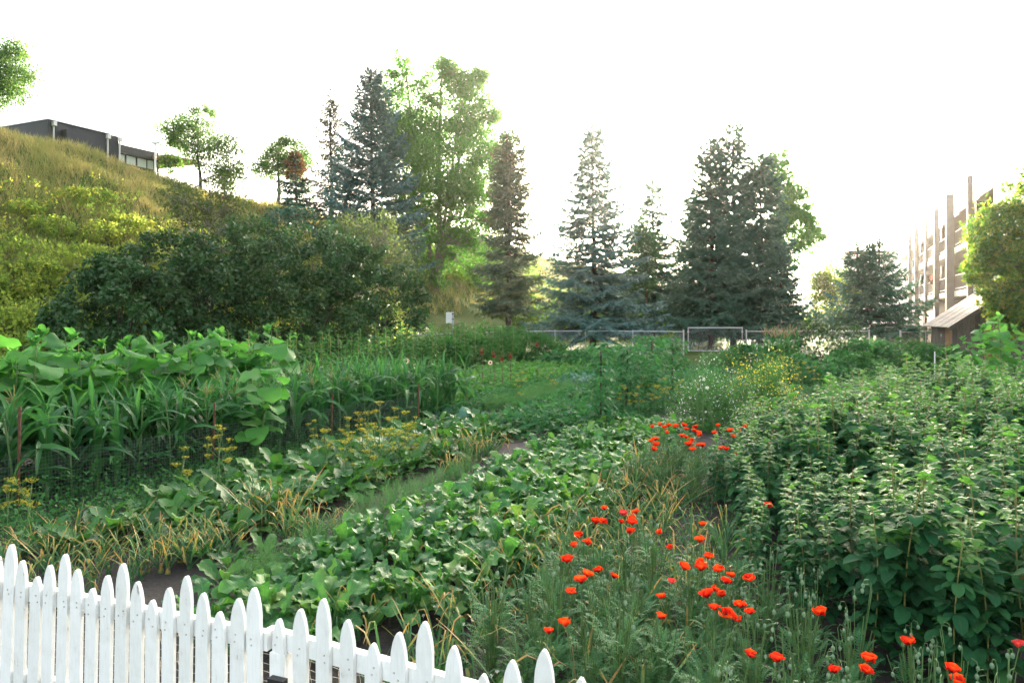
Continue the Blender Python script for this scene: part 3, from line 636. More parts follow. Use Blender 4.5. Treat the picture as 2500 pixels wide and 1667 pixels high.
bpart(hb, "end_wall", MP['dark_clad'], [(34.3, 34.5, -56, -41.9, 11.5, 12.5)])
for a in (27.0, 30.4, 31.22): bpart(hb, "downpipe", MP['white_paint'], [(a, a + .06, -41.5, -41.42, ZB0, ZT - .25), (a - .07, a + .12, -41.5, -41.28, ZT - .3, ZT - .05)])
pole = thing("light_pole", "slim white pole standing before the hilltop building windows", "pole", facade(32.1, -39.3, g1(*AB(32.1, -39.3))))
g = Geo(); g.tube([(0, 0, 0), (0, 0, 2.6)], [.08, .06], 8); ob("shaft", g.mesh("shaft", MP['white_paint']), pole)
g = Geo(); g.box((-.22, -.12, 2.6), (.22, .12, 2.72)); ob("lamp_head", g.mesh("lamp_head", MP['white_paint'], smooth=False), pole)

# apartment building on the right, balconies stacked behind tall posts
ap = thing("apartment_building", "three storey apartment building with white balconies and brown walls", "building")
FB = 7.9; A_LO, A_HI = 44.5, 108.0
zs_ = [3.37, 6.40, 9.07]
bpart(ap, "wall", MP['brown_clad'], [(A_LO, A_HI, FB + 2.2, FB + 16, 0, 9.2)])
bpart(ap, "roof", MP['white_paint'], [(A_LO, A_HI, FB - .25, FB + 16.2, 9.07, 9.95)])
bpart(ap, "stair_tower", MP['post_brown'], [(36.0, 44.9, FB - .3, FB + 8, 0, 10.8)])
for z in zs_[:2]: bpart(ap, "balcony_slab", MP['white_paint'], [(45.0, A_HI, FB - .35, FB + 2.2, z, z + .36)])
for z in zs_: bpart(ap, "soffit", MP['brown_clad'], [(45.1, A_HI - .1, FB - .22, FB + 2.19, z - .09, z - .004)])
def a_of(px): q = (px - 1250) / F_PX; Y = FB / (q * CS - SN); return q * Y * SN + Y * CS
posts = [a_of(p_) for p_ in (2394, 2345, 2306, 2276, 2253.5, 2236)]
for q, a in enumerate(posts):
    wd = [.26, .46, .32, .18, .34, .3][q]
    bpart(ap, "post", MP['post_brown'], [(a, a + .25, FB - .40 - wd, FB - .37, 0, 10.5)])
    bpart(ap, "white_column", MP['white_paint'], [(a + .3, a + .45, FB - .56, FB - .37, 0, 9.07)])
for z in zs_[:2]:
    for q in range(len(posts) - 1):
        a0, a1 = posts[q] + .85, posts[q + 1] - .02
        rl = bpart(ap, "railing", MP['white_paint'], [(a0, a1, FB - .33, FB - .27, z + 1.4, z + 1.47), (a0, a1, FB - .33, FB - .27, z + .5, z + .56)])
        nb_ = max(4, int((a1 - a0) / .5))
        for w_ in range(nb_ + 1): bpart(rl, "baluster", MP['post_brown'], [(a0 + (a1 - a0) * w_ / nb_, a0 + (a1 - a0) * w_ / nb_ + .05, FB - .325, FB - .275, z + .56, z + 1.4)])
        am = (a0 + a1) / 2
        wn = bpart(ap, "window", MP['white_paint'], [(am - 1.2, am + 1.2, FB + 2.05, FB + 2.2, z + .5, z + 2.6)])
        bpart(wn, "pane", MP['glass'], [(am - 1.1, am - .03, FB + 2.02, FB + 2.05, z + .6, z + 2.5), (am + .03, am + 1.1, FB + 2.02, FB + 2.05, z + .6, z + 2.5)])
        if q % 2 == 0: bpart(ap, "divider", MP['brown_clad'], [(posts[q] + .3, posts[q] + .5, FB - .2, FB + 2.05, z + .42, z + 2.55)])
bpart(ap, "roof_rail", MP['steel'], [(45, A_HI, FB - .1, FB - .06, 10.5, 10.54)])
um = thing("umbrella", "closed cream parasol standing on the middle balcony", "umbrella", facade(56.0, FB + .5, zs_[0] + .43))
g = Geo(); g.tube([(0, 0, .2), (0, 0, .9), (0, 0, 1.6), (0, 0, 2.3), (0, 0, 2.45)], [.42, .36, .24, .1, .02], 9); ob("canopy", g.mesh("canopy", MP['canvas']), um)
g = Geo(); g.tube([(0, 0, 0), (0, 0, 2.5)], .03, 6); ob("pole", g.mesh("pole", MP['steel']), um)
fb = thing("flower_basket", "hanging basket of pink flowers by the far balcony post", "flower basket", facade(68.0, FB - .55, zs_[0] + 1.35))
g = Geo(); g.tube([(0, 0, -.25), (0, 0, -.1), (0, 0, .1)], [.12, .3, .38], 9); ob("basket", g.mesh("basket", MP['brown_clad']), fb)
g = Geo(); leaf_cloud([(0, 0, .25, .55, .55, .35)], 260, .16, g, DIA, 12, .4); ob("flowers", g.mesh("flowers", MP['pinkf']), fb)
# cedar privacy screens and black picket fence in front of the ground floor
for n_, (a0, a1, tx) in enumerate(((57.0, 60.5, "far cedar privacy screen under the balconies, beside the black fence"), (50.5, 56.0, "near cedar privacy screen under the balconies, behind the shed roof"))):
    sc_ = thing("privacy_screen", tx, "screen", group="cedar screens on the ground floor")
    for z in np.arange(.1, 2.3, .19): bpart(sc_, "slat", MP['warm_wood'], [(a0, a1, FB - 2.3, FB - 2.26, z, z + .15)])
    for a in (a0 - .2, a1): bpart(sc_, "post", MP['post_brown'], [(a, a + .2, FB - 2.4, FB - 2.2, 0, 2.5)])
bf = thing("black_fence", "black metal picket fence between the spruce and the shed", "fence")
bA, bB = Vector(PD(2140, 800, 46)), Vector(PD(2330, 800, 40)); nbp = 60
pk = Geo().box((-.02, -.02, 0), (.02, .02, 1.45)).mesh("picket", MP['black_fence'], smooth=False)
for q in range(nbp):
    v = bA.lerp(bB, q / (nbp - 1)); ob("picket", pk, bf, Matrix.Translation((v.x, v.y, 0)))
for z in (.2, 1.3):
    g = Geo().tube([(bA.x, bA.y + .04, z), (bB.x, bB.y + .04, z)], .02, 4); ob("rail", g.mesh("rail", MP['black_fence']), bf)
# pale far building behind the two-topped spruce
fbld = thing("far_building", "pale grey far building with brown window panels behind the spruce", "building", (0, 0, 0))
g = Geo(); X0, X1, Y0 = PD(2165, 700, 118)[0], PD(2262, 700, 118)[0], 118
g.box((X0, Y0, 0), (X1, Y0 + 10, PD(0, 622, 118)[2])); ob("wall", g.mesh("wall", MP['grey_clad'], smooth=False), fbld)
g = Geo().box((X0 - .3, Y0 - .4, PD(0, 622, 118)[2]), (X1, Y0 + 10.2, PD(0, 622, 118)[2] + .35)); ob("roof", g.mesh("roof", MP['white_paint'], smooth=False), fbld)
for r_ in (680, 725):
    for c_ in (2180, 2202, 2220, 2242):
        x0 = PD(c_, 0, 118)[0]; z1 = PD(0, r_ - 14, 118)[2]; z0 = PD(0, r_ + 1, 118)[2]
        f_ = ob("window", Geo().box((x0, Y0 - .12, z0), (x0 + 1.05, Y0 + .05, z1)).mesh("window", MP['white_paint'], smooth=False), fbld)
        ob("pane", Geo().box((x0 + .1, Y0 - .14, z0 + .1), (x0 + .95, Y0 - .10, z1 - .1)).mesh("pane", MP['brown_clad'] if c_ == 2202 else MP['glass'], smooth=False), f_)
fb2 = thing("far_building", "distant flat-roofed tan building above the sunlit tree", "building", (0, 0, 0))
x0, x1 = PD(2068, 0, 140)[0], PD(2175, 0, 140)[0]; zt_ = PD(0, 622, 140)[2]
ob("wall", Geo().box((x0, 140, 0), (x1, 150, zt_)).mesh("wall", MP['white_paint'], smooth=False), fb2)
ob("roof", Geo().box((x0 - 1, 139, zt_), (x1 + 1, 151, zt_ + .7)).mesh("roof", MP['warm_wood'], smooth=False), fb2)
for c_ in (2080, 2105, 2130): 
    q0 = PD(c_, 0, 140)[0]; ob("window", Geo().box((q0, 139.9, zt_ - 2.5), (q0 + 1.3, 140.1, zt_ - 1)).mesh("window", MP['glass'], smooth=False), fb2)

# weathered shed, square to the garden grid
SHX = PD(2328, 788, 28.0)
sh = thing("garden_shed", "weathered wooden shed with steep board roof at the right end of the fence", "shed", (SHX[0], 28.0, 0), -rad(13))
zl, xm, xr = SHX[2] - .02, 2.6, 5.2; zr = zl + xm * .70
def roofz(x): return zl + .70 * x if x < xm else zr - .70 * (x - xm)
x = 0.; q = 0
while x < xr - .02:
    x1_ = min(xr, x + .15 + .06 * ((q * 7919) % 10) / 10); yo = -.014 * (q % 2) - .004 * (q % 3)
    V = [(x + .004, yo, 0), (x1_ - .004, yo, 0), (x1_ - .004, yo, roofz(x1_) - .05), (x + .004, yo, roofz(x) - .05)]
    V = np.array(V + [(v[0], .025, v[2]) for v in V])
    g = Geo().add(V, [(0, 1, 2, 3), (7, 6, 5, 4), (4, 5, 1, 0), (5, 6, 2, 1), (6, 7, 3, 2), (7, 4, 0, 3)])
    ob("plank", g.mesh("plank", MP['old_wood'], smooth=False), sh); x = x1_; q += 1
for q in range(9):
    y0 = .05 + q * .27; ob("side_plank", Geo().box((-.02 - .006 * (q % 2), y0, 0), (.01, y0 + .26, zl - .04)).mesh("side_plank", MP['warm_wood'] if q < 3 else MP['old_wood'], smooth=False), sh)  # front planks are orange: sunlight on the shed side put into the colour
ob("corner_board", Geo().box((-.05, -.05, 0), (.09, .045, zl - .03)).mesh("corner_board", MP['old_wood'], smooth=False), sh)
dr_ = ob("door", Geo().box((1.05, -.06, .05), (1.75, -.025, 1.72)).mesh("door", MP['warm_wood'], smooth=False), sh)
for z in (.3, 1.4): ob("door_batten", Geo().box((1.08, -.085, z), (1.72, -.062, z + .1)).mesh("door_batten", MP['old_wood'], smooth=False), dr_)
ob("lintel", Geo().box((.85, -.09, 1.76), (2.6, -.03, 1.87)).mesh("lintel", MP['old_wood'], smooth=False), sh)
ang = math.atan(.70); Lr = xm / cos(ang) + .32
for q in range(9):
    M = Matrix.Translation((-.3 * cos(ang), -.33 + q * .345, zl - .3 * sin(ang))) @ Matrix.Rotation(-ang, 4, 'Y')
    ob("roof_board", Geo().box((0, 0, 0), (Lr, .335, .03 + .008 * (q % 2))).mesh("roof_board", MP['old_roof'], smooth=False), sh, M)
M = Matrix.Translation((-.3 * cos(ang), -.375, zl - .3 * sin(ang) - .11)) @ Matrix.Rotation(-ang, 4, 'Y')
ob("fascia", Geo().box((0, 0, 0), (Lr, .035, .14)).mesh("fascia", MP['old_wood'], smooth=False), sh, M)
M = Matrix.Translation((xm, -.33, zr)) @ Matrix.Rotation(ang, 4, 'Y')
ob("roof_panel", Geo().box((.02, 0, 0), (Lr, 3.05, .04)).mesh("roof_panel", MP['old_roof'], smooth=False), sh, M)

# ---------------------------------------------------------------- chain link fence and gates
def link_mesh(p0, p1, h, z0=.1, cell=.11, r=.0016):
    g = Geo(); p0 = np.array(p0, float); p1 = np.array(p1, float); L = np.linalg.norm(p1 - p0); d = (p1 - p0) / L; n = np.array([-d[1], d[0]])
    k = 0
    for sgn in (1, -1):
        for s0 in np.arange(-h, L, cell):
            a0, a1 = max(0, s0), min(L, s0 + h)
            if a1 <= a0: continue
            za, zb_ = a0 - s0, a1 - s0
            if sgn < 0: za, zb_ = h - za, h - zb_
            q0 = p0 + d * a0; q1 = p0 + d * a1
            g.tube([(q0[0], q0[1], z0 + za), (q1[0], q1[1], z0 + zb_)], r, 3, cap=False)
    return g
FP = {}
def fpt(px, py, z=1.25): y = (EYE - z) * F_PX / (py - HY); return ((px - 1250) / F_PX * y, y)
line = [(905, 822), (1020, 817), (1128, 813), (1260, 809), (1355, 808), (1429, 807.5), (1545, 808.5), (1669, 809.5)]
clf = thing("chain_link_fence", "long galvanised chain link fence across the back of the garden", "fence", (0, 0, 0))
def run(parent, pts, big_end=()):
    c = [fpt(*q) for q in pts]
    g = Geo().tube([(q[0], q[1], 1.25) for q in c], .024, 6); ob("top_rail", g.mesh("top_rail", MP['steel']), parent)
    g = Geo().tube([(q[0], q[1], .12) for q in c], .014, 5); ob("bottom_rail", g.mesh("bottom_rail", MP['steel']), parent)
    for q, (x, y) in enumerate(c):
        r = .045 if q in big_end else .026
        g = Geo().tube([(0, 0, 0), (0, 0, 1.3 if q in big_end else 1.27)], r, 8); po = ob("post", g.mesh("post", MP['steel']), parent, Matrix.Translation((x, y, 0)))
        cp = Geo().tube([(0, 0, 0), (0, 0, .03), (0, 0, .05)], [r * 1.15, r * 1.1, .005], 8); ob("cap", cp.mesh("cap", MP['steel']), po, Matrix.Translation((0, 0, 1.3 if q in big_end else 1.27)))
    g = Geo()
    for q in range(len(c) - 1):
        m_ = link_mesh(c[q], c[q + 1], 1.12, .12); g.add(np.concatenate(m_.V), np.concatenate([f + off for f, off in zip(m_.F, [0] * len(m_.F))]))
    w = ob("wire_fabric", g.mesh("wire_fabric", MP['steel']), parent); w["kind"] = "stuff"
run(clf, line, (7,))
clf2 = thing("chain_link_fence", "chain link fence section between the two garden gates", "fence", (0, 0, 0)); run(clf2, [(1822, 809), (1930, 808), (2030, 808), (2122, 808.5)], (0, 3))
clf3 = thing("chain_link_fence", "chain link fence section running from narrow gate behind the shed", "fence", (0, 0, 0)); run(clf3, [(2198, 811), (2260, 809), (2345, 806)], (0,))
def gate(label, px0, px1, py):
    t0 = thing("fence_gate", label, "gate", (0, 0, 0)); a = fpt(px0, py, 1.42); b = fpt(px1, py, 1.42)
    for nm, pts in (("frame_rail", [(a[0], a[1], 1.42), (b[0], b[1], 1.42)]), ("frame_rail", [(a[0], a[1], .14), (b[0], b[1], .14)]), ("frame_stile", [(a[0], a[1], .12), (a[0], a[1], 1.46)]), ("frame_stile", [(b[0], b[1], .12), (b[0], b[1], 1.46)])):
        ob(nm, Geo().tube(pts, .028, 7).mesh(nm, MP['steel']), t0)
    m_ = link_mesh(a, b, 1.28, .14); w = ob("wire_fabric", m_.mesh("wire_fabric", MP['steel']), t0); w["kind"] = "stuff"
    for x, y in (a, b):
        for z in (.35, 1.2): ob("hinge", Geo().tube([(x - .05, y, z), (x + .05, y, z)], .035, 6).mesh("hinge", MP['steel']), t0)
gate("wide chain link gate in front of the large spruce trunks", 1680, 1812, 800)
gate("narrow chain link gate in front of the two-topped spruce", 2132, 2192, 799)
# white box on a pole
x, y, z = PD(1106, 800, 34)
bx = thing("meter_box", "white enamel box on a steel pole left of the poplar foot", "box", (x, y, 0))
ob("pole", Geo().tube([(0, 0, 0), (0, 0, 2.32)], .045, 8).mesh("pole", MP['steel']), bx)
ob("cabinet", Geo().box((-.33, -.06, 1.78), (-.05, .08, 2.3)).mesh("cabinet", MP['box'], smooth=False), bx)
for z in (1.95, 2.2): ob("bracket", Geo().box((-.06, -.07, z), (.06, .07, z + .04)).mesh("bracket", MP['dark_clad'], smooth=False), bx)

# ---------------------------------------------------------------- white picket fence and gate
def picket_mesh(w, h, th=.021):
    t = [(-.5, 0), (.5, 0), (.5, h - .125), (.45, h - .085), (.34, h - .045), (.19, h - .014), (.07, h), (-.07, h), (-.19, h - .014), (-.34, h - .045), (-.45, h - .085), (-.5, h - .125)]
    n = len(t); V = [(x * w, -th / 2, z) for x, z in t] + [(x * w, th / 2, z) for x, z in t]; g = Geo()
    g.add(V, [tuple(range(n))]); g.add(V, [tuple(range(2 * n - 1, n - 1, -1))]); g.add(V, [(i_, i_ + n, (i_ + 1) % n + n, (i_ + 1) % n) for i_ in range(n)])
    return g.mesh("picket", MP['picket'], smooth=False)
ZT_, ZM_, ZS_ = 1.01, .935, .855
HT = {0: ZT_, 1: ZM_, 2: ZS_, 3: ZM_}
PM = {h: picket_mesh(.081, h - .06) for h in (ZT_, ZM_, ZS_)}
def picket_run(name, label, x0, y0, ang, s, k0, k1, pat, cat, lean0, lean1):
    t0 = thing(name, label, cat, (x0, y0, 0), ang)
    for q in range(k0, k1 + 1):
        h = HT[pat(q)]; f = (q - k0) / max(1, k1 - k0); lean = lean0 + (lean1 - lean0) * f + U(-.011, .011)
        ob("picket", PM[h], t0, Matrix.Translation((q * s, 0, .095 + U(-.006, .006))) @ Matrix.Rotation(lean, 4, 'Y') @ Matrix.Rotation(U(-.06, .06), 4, 'Z') @ Matrix.Diagonal((U(.94, 1.05), 1, 1, 1)))
    nail = Geo().tube([(0, -.0125, 0), (0, -.010, 0)], [.004, .005], 6).mesh("nail_head", MP['rust'])
    for po in [c_ for c_ in t0.children if c_.name.startswith('picket')]:
        for zz_ in (.665, .70): ob("nail_head", nail, po, Matrix.Translation((U(-.02, .02), 0, zz_ + U(-.01, .01))))
    for z in (.735, .23):
        ob("rail", Geo().box((k0 * s - .1, .013, z), (k1 * s + .06, .055, z + .09)).mesh("rail", MP['picket'], smooth=False), t0)
    g = Geo(); xa, xb = k0 * s - .1, k1 * s + .1
    for z in np.arange(.06, .72, .045):
        xx = np.arange(xa, xb, .03); g.tube(np.c_[xx, .066 + .004 * np.sin(xx * 40 + z * 9), z + .003 * np.sin(xx * 23 + z * 50)], .0011, 3, cap=False)
    for xv in np.arange(xa, xb, .06):
        zz = np.arange(.05, .73, .03); g.tube(np.c_[xv + .008 * np.sin(zz * 40 + xv * 31), .067 + 0 * zz, zz], .0011, 3, cap=False)
    w = ob("wire_mesh", g.mesh("wire_mesh", MP['wire_pale']), t0); w["kind"] = "stuff"
    return t0
pf = picket_run("picket_fence", "white painted picket fence with pointed tops in the left foreground", -2.93, 4.15, -.366, .112, -2, 16, lambda q: q % 4, "fence", .05, .0)
px_, py_ = -2.93 + 16.75 * .112 * cos(-.366), 4.15 + 16.75 * .112 * sin(-.366)
gp = ob("gate_post", Geo().box((16.62 * .112, .02, 0), (16.62 * .112 + .09, .11, .73)).mesh("gate_post", MP['picket'], smooth=False), pf)
gt = picket_run("picket_gate", "white picket gate section with peeling top rail right of the post", -3.295, 4.60, -.472, .1426, 17, 32, lambda q: {17: 2, 18: 1}.get(q, (q - 19) % 4), "gate", .0, .0)
ob("latch", Geo().box((16.62 * .112 + .02, -.02, .60), (16.62 * .112 + .11, .018, .625)).mesh("latch", MP['black_fence'], smooth=False), pf)

# ---------------------------------------------------------------- corn, sunflowers, netting
def leaf_meshes(name, n, fn, mat):
    out = []
    for q in range(n):
        g = Geo(); tm = fn(q); g.add(tm[0], tm[1], 0, tm[2]); out.append(g.mesh(name, mat))
    return out
CORN_LEAF = leaf_meshes("leaf", 7, lambda q: blade(11, 2, lambda t: .055 * min(1, .45 + t * 4) * (1 - t ** 1.6) ** .8 + .001, U(.62, .85), (lambda a, d, s: (lambda t: a - d * np.clip((t - s) / (1 - s), 0, 1) ** .9))(U(.95, 1.3), U(1.5, 2.8), U(.1, .35)), fold=.35, wave=.25, wk=U(3, 5), ph=U(0, 6), twist=U(-.8, .8)), ML['corn'])
CORN_YOUNG = leaf_meshes("leaf", 3, lambda q: blade(9, 2, lambda t: .036 * min(1, .4 + t * 4) * (1 - t ** 1.6) ** .8 + .001, U(.5, .65), (lambda a, d: (lambda t: a - d * t ** 2))(U(1.25, 1.5), U(.3, 1.1)), fold=.5, wave=.15, twist=U(-.6, .6)), ML['corn'])
def stalk(h, r, mat, bend=.04, seg=8, name="stem"):
    s = np.linspace(0, 1, seg); return Geo().tube(np.c_[bend * np.sin(s * 3), bend * np.cos(s * 2.3) - bend, s * h], r * (1.05 - .55 * s), 7).mesh(name, mat)
def tassel_mesh(mat, n=9, l=.22):
    g = Geo()
    for q in range(n):
        az = U(0, 6.28); p = U(.2, .9); s = np.linspace(0, 1, 4); ll = l * U(.7, 1.1)
        g.tube(np.c_[np.cos(az) * ll * s * sin(p), np.sin(az) * ll * s * sin(p), ll * s * cos(p) - .05 * s * s], .006, 4)
    g.tube([(0, 0, -.05), (0, 0, l)], .006, 4); return g.mesh("tassel", mat)
TASS = [tassel_mesh(ML['tassel']) for _ in range(2)]; TASS_D = tassel_mesh(ML['tassel_dry'], 14, .32)
def corn_proto(h, nl, tassel):
    pr = [("stalk", stalk(h * .86, .017, MP['stem']), None)]; az = U(0, 6.28)
    for q in range(nl):
        f = (q + .6) / nl; az += pi + U(-.5, .5); young = q >= nl - 3
        m = (CORN_YOUNG if young else CORN_LEAF)[R_.integers(3 if young else 7)]
        pr.append(("leaf", m, LM((0, 0, h * (.06 + .78 * f)), az, 0, 0, (.75 + .45 * sin(pi * min(1, f + .15))) * U(.9, 1.15))))
    if tassel: pr.append(("tassel", TASS[R_.integers(2)], Matrix.Translation((0, 0, h * .9))))
    return pr
CP = [corn_proto(1.28, 11, q % 3 == 0) for q in range(6)]
CP_T = [corn_proto(1.35, 11, False) for q in range(4)]
def rows(a0, a1, da, bs, jit=.06):
    for r, b in enumerate(bs):
        k = 0; a = a0 + U(0, da * .5)
        while a < a1:
            yield r, k, a + U(-jit, jit), b + U(-jit, jit); a += da * U(.85, 1.15); k += 1
def netb(a): return float(np.interp(a, [3.6, 5.2, 7.75, 10, 12.3, 14.5], [-8.95, -8.6, -8.29, -7.97, -7.6, -7.3]))
lr = ["front row", "second row", "third row", "back row"]
for r, k, a, b in rows(4.5, 11.0, .30, (-.3, -.72, -1.15)):
    x, y = AB(a, netb(a) + b); spawn(CP[R_.integers(6)], "corn_plant", "corn stalk behind the wire netting, %s, %s from the left" % (lr[r], ORD(k + 1)), "corn", (x, y, 0), U(0, 6.28), U(.88, 1.1), "corn stalks in the left bed", (U(-.05, .05), U(-.05, .05)))
for r, k, a, b in rows(11.05, 14.4, .27, (-.35, -.9, -1.45, -2.0)):
    x, y = AB(a, netb(a) + b); spawn(CP_T[R_.integers(4)], "corn_plant", "corn stalk in the lush block beside the cream sunflowers, %s, %s along" % (lr[r], ORD(k + 1)), "corn", (x, y, 0), U(0, 6.28), U(.9, 1.06), "corn stalks right of the sunflowers", (U(-.05, .05), U(-.05, .05)))

def heart(q, L=.38, Wd=.165):
    return blade(9, 4, lambda t: Wd * (max(t, .0) ** .28) * (1 - t) ** .62 * 1.55 + .001, L, (lambda a, d: (lambda t: a - d * t ** 1.2))(U(.3, .75), U(1.0, 1.9)), fold=U(-.1, .3), wave=.16, wk=2, ph=U(0, 6), pet=.28, petw=.006, lobe=.11)
SUN_LEAF = leaf_meshes("leaf", 7, heart, ML['sunflower'])
SUN_SMALL = leaf_meshes("leaf", 4, lambda q: blade(7, 2, lambda t: .055 * t ** .4 * (1 - t) ** .6 * 1.6 + .001, .2, (lambda a, d: (lambda t: a - d * t))(U(.9, 1.3), U(.2, .9)), fold=.3, pet=.15), ML['sunflower'])
def sun_proto(h, nl, big=1.):
    pr = [("stem", stalk(h, .018, MP['stem'], .05), None)]; az = U(0, 6.28)
    for q in range(nl):
        f = (q + .5) / nl; az += 2.4 + U(-.4, .4)
        pr.append(("leaf", SUN_LEAF[R_.integers(7)], LM((0, 0, h * (.22 + .70 * f)), az, U(-.4, .3), U(-.6, .6), big * (1.25 - .55 * abs(f - .45)) * U(.9, 1.2))))
    for q in range(5): az += 1.3; pr.append(("leaf", SUN_SMALL[R_.integers(4)], LM((0, 0, h * (.95 + .01 * q)), az, 0, 0, U(.8, 1.1))))
    g = Geo(); leaf_cloud([(0, 0, h + .03, .035, .035, .03)], 22, .07, g, DIA, 6, .4); pr.append(("flower_bud", g.mesh("flower_bud", ML['sunflower']), None))
    return pr
SP = [sun_proto(1.8, 16, 1.22) for _ in range(5)]
for r, k, a, b in rows(4.6, 11.2, .42, (-10.0, -10.55, -11.1), .12):
    x, y = AB(a, b); spawn(SP[R_.integers(5)], "sunflower", "tall budding sunflower behind the corn, %s, %s from the left" % (lr[r], ORD(k + 1)), "sunflower", (x, y, 0), U(0, 6.28), U(.78, 1.14), "budding sunflowers in the left bed", (U(-.06, .06), U(-.06, .06)))
x, y, _ = P(655, 1150); spawn(SP[2], "sunflower", "sunflower with huge drooping heart leaves at the netting's right stake", "sunflower", (x - .3, y + .25, 0), 1.0, .93, "budding sunflowers in the left bed", (.08, .1))

def net(label, pts, z0, z1, cell=.05, stakes=(), slack=.03):
    """pts: ground points along the net"""
    t0 = thing("wire_netting", label, "netting", (0, 0, 0)); pts = np.array(pts, float); seg = np.r_[0, np.cumsum(np.linalg.norm(np.diff(pts, axis=0), axis=1))]
    L = seg[-1]; f = lambda s: np.stack([np.interp(s, seg, pts[:, 0]), np.interp(s, seg, pts[:, 1])], -1)
    top = lambda s: z1 - slack * np.abs(np.sin(s / L * pi * (len(pts) - 1)))
    g = Geo()
    for z in np.arange(0, 1.001, cell / (z1 - z0)):
        s = np.linspace(0, L, max(8, int(L / .25))); q = f(s); h = z0 + (top(s) - z0) * z + .004 * np.sin(s * 13 + z * 40); g.tube(np.c_[q, h], .0008, 3, cap=False)
    for s in np.arange(0, L, cell * .8):
        q = f(np.array([s, s])); g.tube(np.array([(q[0, 0], q[0, 1], z0), (q[0, 0] + .005 * sin(s * 9), q[0, 1], float(top(s)))]), .0008, 3, cap=False)
    w = ob("wire_mesh", g.mesh("wire_mesh", MP['wire']), t0); w["kind"] = "stuff"
    for x, y, h in stakes:
        ob("stake", Geo().tube([(0, 0, 0), (0, 0, h * .5), (.01, 0, h)], .016, 6).mesh("stake", MP['rust']), t0, Matrix.Translation((x, y, 0)) @ Matrix.Rotation(U(-.03, .03), 4, 'Y'))
st_px = [(45, 1262, 1.28), (520, 1158, 1.05), (808, 1095, .95), (1020, 1050, .95)]
stk = [(*P(px, py)[:2], h) for px, py, h in st_px]
st0 = AB(3.6, -8.95)
net("galvanised wire netting on rusty stakes in front of the corn", [st0] + [s[:2] for s in stk], .03, .72, .045, stk)

# ---------------------------------------------------------------- turnips, beets, cabbages
def turnip_leaf(q):
    L, Wd = U(.26, .38), U(.044, .066); wob = U(.05, .13); nf = U(12, 20)
    return blade(18, 8, lambda t: Wd * (.28 + .95 * t ** .8) * max(0, 1 - t ** 6) ** .5 * (1 + wob * sin(t * nf + q)) + .001, L, (lambda a, d, s: (lambda t: a - d * np.clip((t - s) / (1 - s), 0, 1) ** 1.2))(U(1.0, 1.35), U(.9, 2.5), U(.3, .5)), fold=U(-.2, .35), wave=.34, wk=U(2, 3.5), ph=U(0, 6), pet=.36, petw=.006, twist=U(-.6, .6))
TL = leaf_meshes("leaf", 10, turnip_leaf, ML['turnip'])
BL = leaf_meshes("leaf", 7, lambda q: blade(9, 4, lambda t: U(.05, .06) * (max(t, 0) ** .4) * (1 - t) ** .45 * 1.5 + .001, U(.27, .33), (lambda a, d: (lambda t: a - d * t ** 1.3))(U(.9, 1.3), U(.7, 1.8)), fold=.2, wave=.28, wk=3, ph=U(0, 6), pet=.3, petw=.006), ML['beet'])
CL = leaf_meshes("leaf", 5, lambda q: blade(8, 6, lambda t: .13 * (.3 + t ** .7) * (1 - t ** 4) ** .7 + .001, .3, (lambda a, d: (lambda t: a - d * t))(U(.5, .9), U(-.2, .9)), fold=-.15, wave=.15, wk=2, pet=.15, petw=.01), ML['cabbage'])
def rosette(LVS, n, lo, hi, sc, extra=None):
    pr = []; az = U(0, 6.28)
    for q in range(n):
        az += 2.4 + U(-.3, .3); f = q / n
        pr.append(("leaf", LVS[R_.integers(len(LVS))], LM((cos(az) * .0, .0, .02 + .03 * f), az, lo + (hi - lo) * f + U(-.12, .12), U(-.35, .35), sc * U(.8, 1.15))))
    if extra: pr += extra
    return pr
crown_b = Geo().tube([(0, 0, -.02), (0, 0, .02), (0, 0, .06)], [.03, .035, .012], 7)
CB = crown_b.mesh("root_crown", MP['beet_stem']); CT = Geo().tube([(0, 0, -.02), (0, 0, .03), (0, 0, .07)], [.025, .03, .012], 7).mesh("root_crown", MP['stem'])
TP = [rosette(TL, int(U(13, 17)), -.5, .3, 1.0, [("root_crown", CT, None)]) for _ in range(9)]
BP = [rosette(BL, int(U(12, 16)), -.6, .35, 1.15, [("root_crown", CB, None)]) for _ in range(6)]
KP = [rosette(CL, 11, -.5, .5, 1.0, [("root_crown", CT, None)]) for _ in range(3)]
def bed(protos, name, label, cat, group, a0, a1, da, bs, s0, s1, skip=None, jit=.07):
    for r, k, a, b in rows(a0, a1, da, bs, jit):
        if skip and skip(a, b): continue
        x, y = AB(a, b)
        spawn(protos[R_.integers(len(protos))], name, label % (ORD(r + 1), ORD(k + 1)), cat, (x, y, .02), U(0, 6.28), U(s0, s1), group, (U(-.1, .1), U(-.1, .1)))
bed(TP, "turnip_plant", "leafy turnip plant in the wide row, line %s from left, %s from near end", "turnip", "turnips in the wide row", 3.75, 13.6, .33, (-4.14, -3.84, -3.54, -3.24, -2.96, -2.7), .88, 1.32, lambda a, b: (a < 4.6 and b > -3.2) or (a > 12.6 and b < -4.2) or (a < 4.2 and b < -4.2))
bed(BP, "beet_plant", "dark beet plant behind the onions, line %s from left, %s from near end", "beet", "beets in the left row", 4.4, 12.5, .33, (-7.0, -6.65, -6.3, -5.95, -5.62), 1.0, 1.4, lambda a, b: (a < 5.4 and b > -6.4))
bed(BP, "beet_plant", "dark beet plant at the right edge of turnips, line %s, %s from near end", "beet", "beets beside the turnips", 6.0, 12.5, .5, (-2.42,), .8, 1.05)
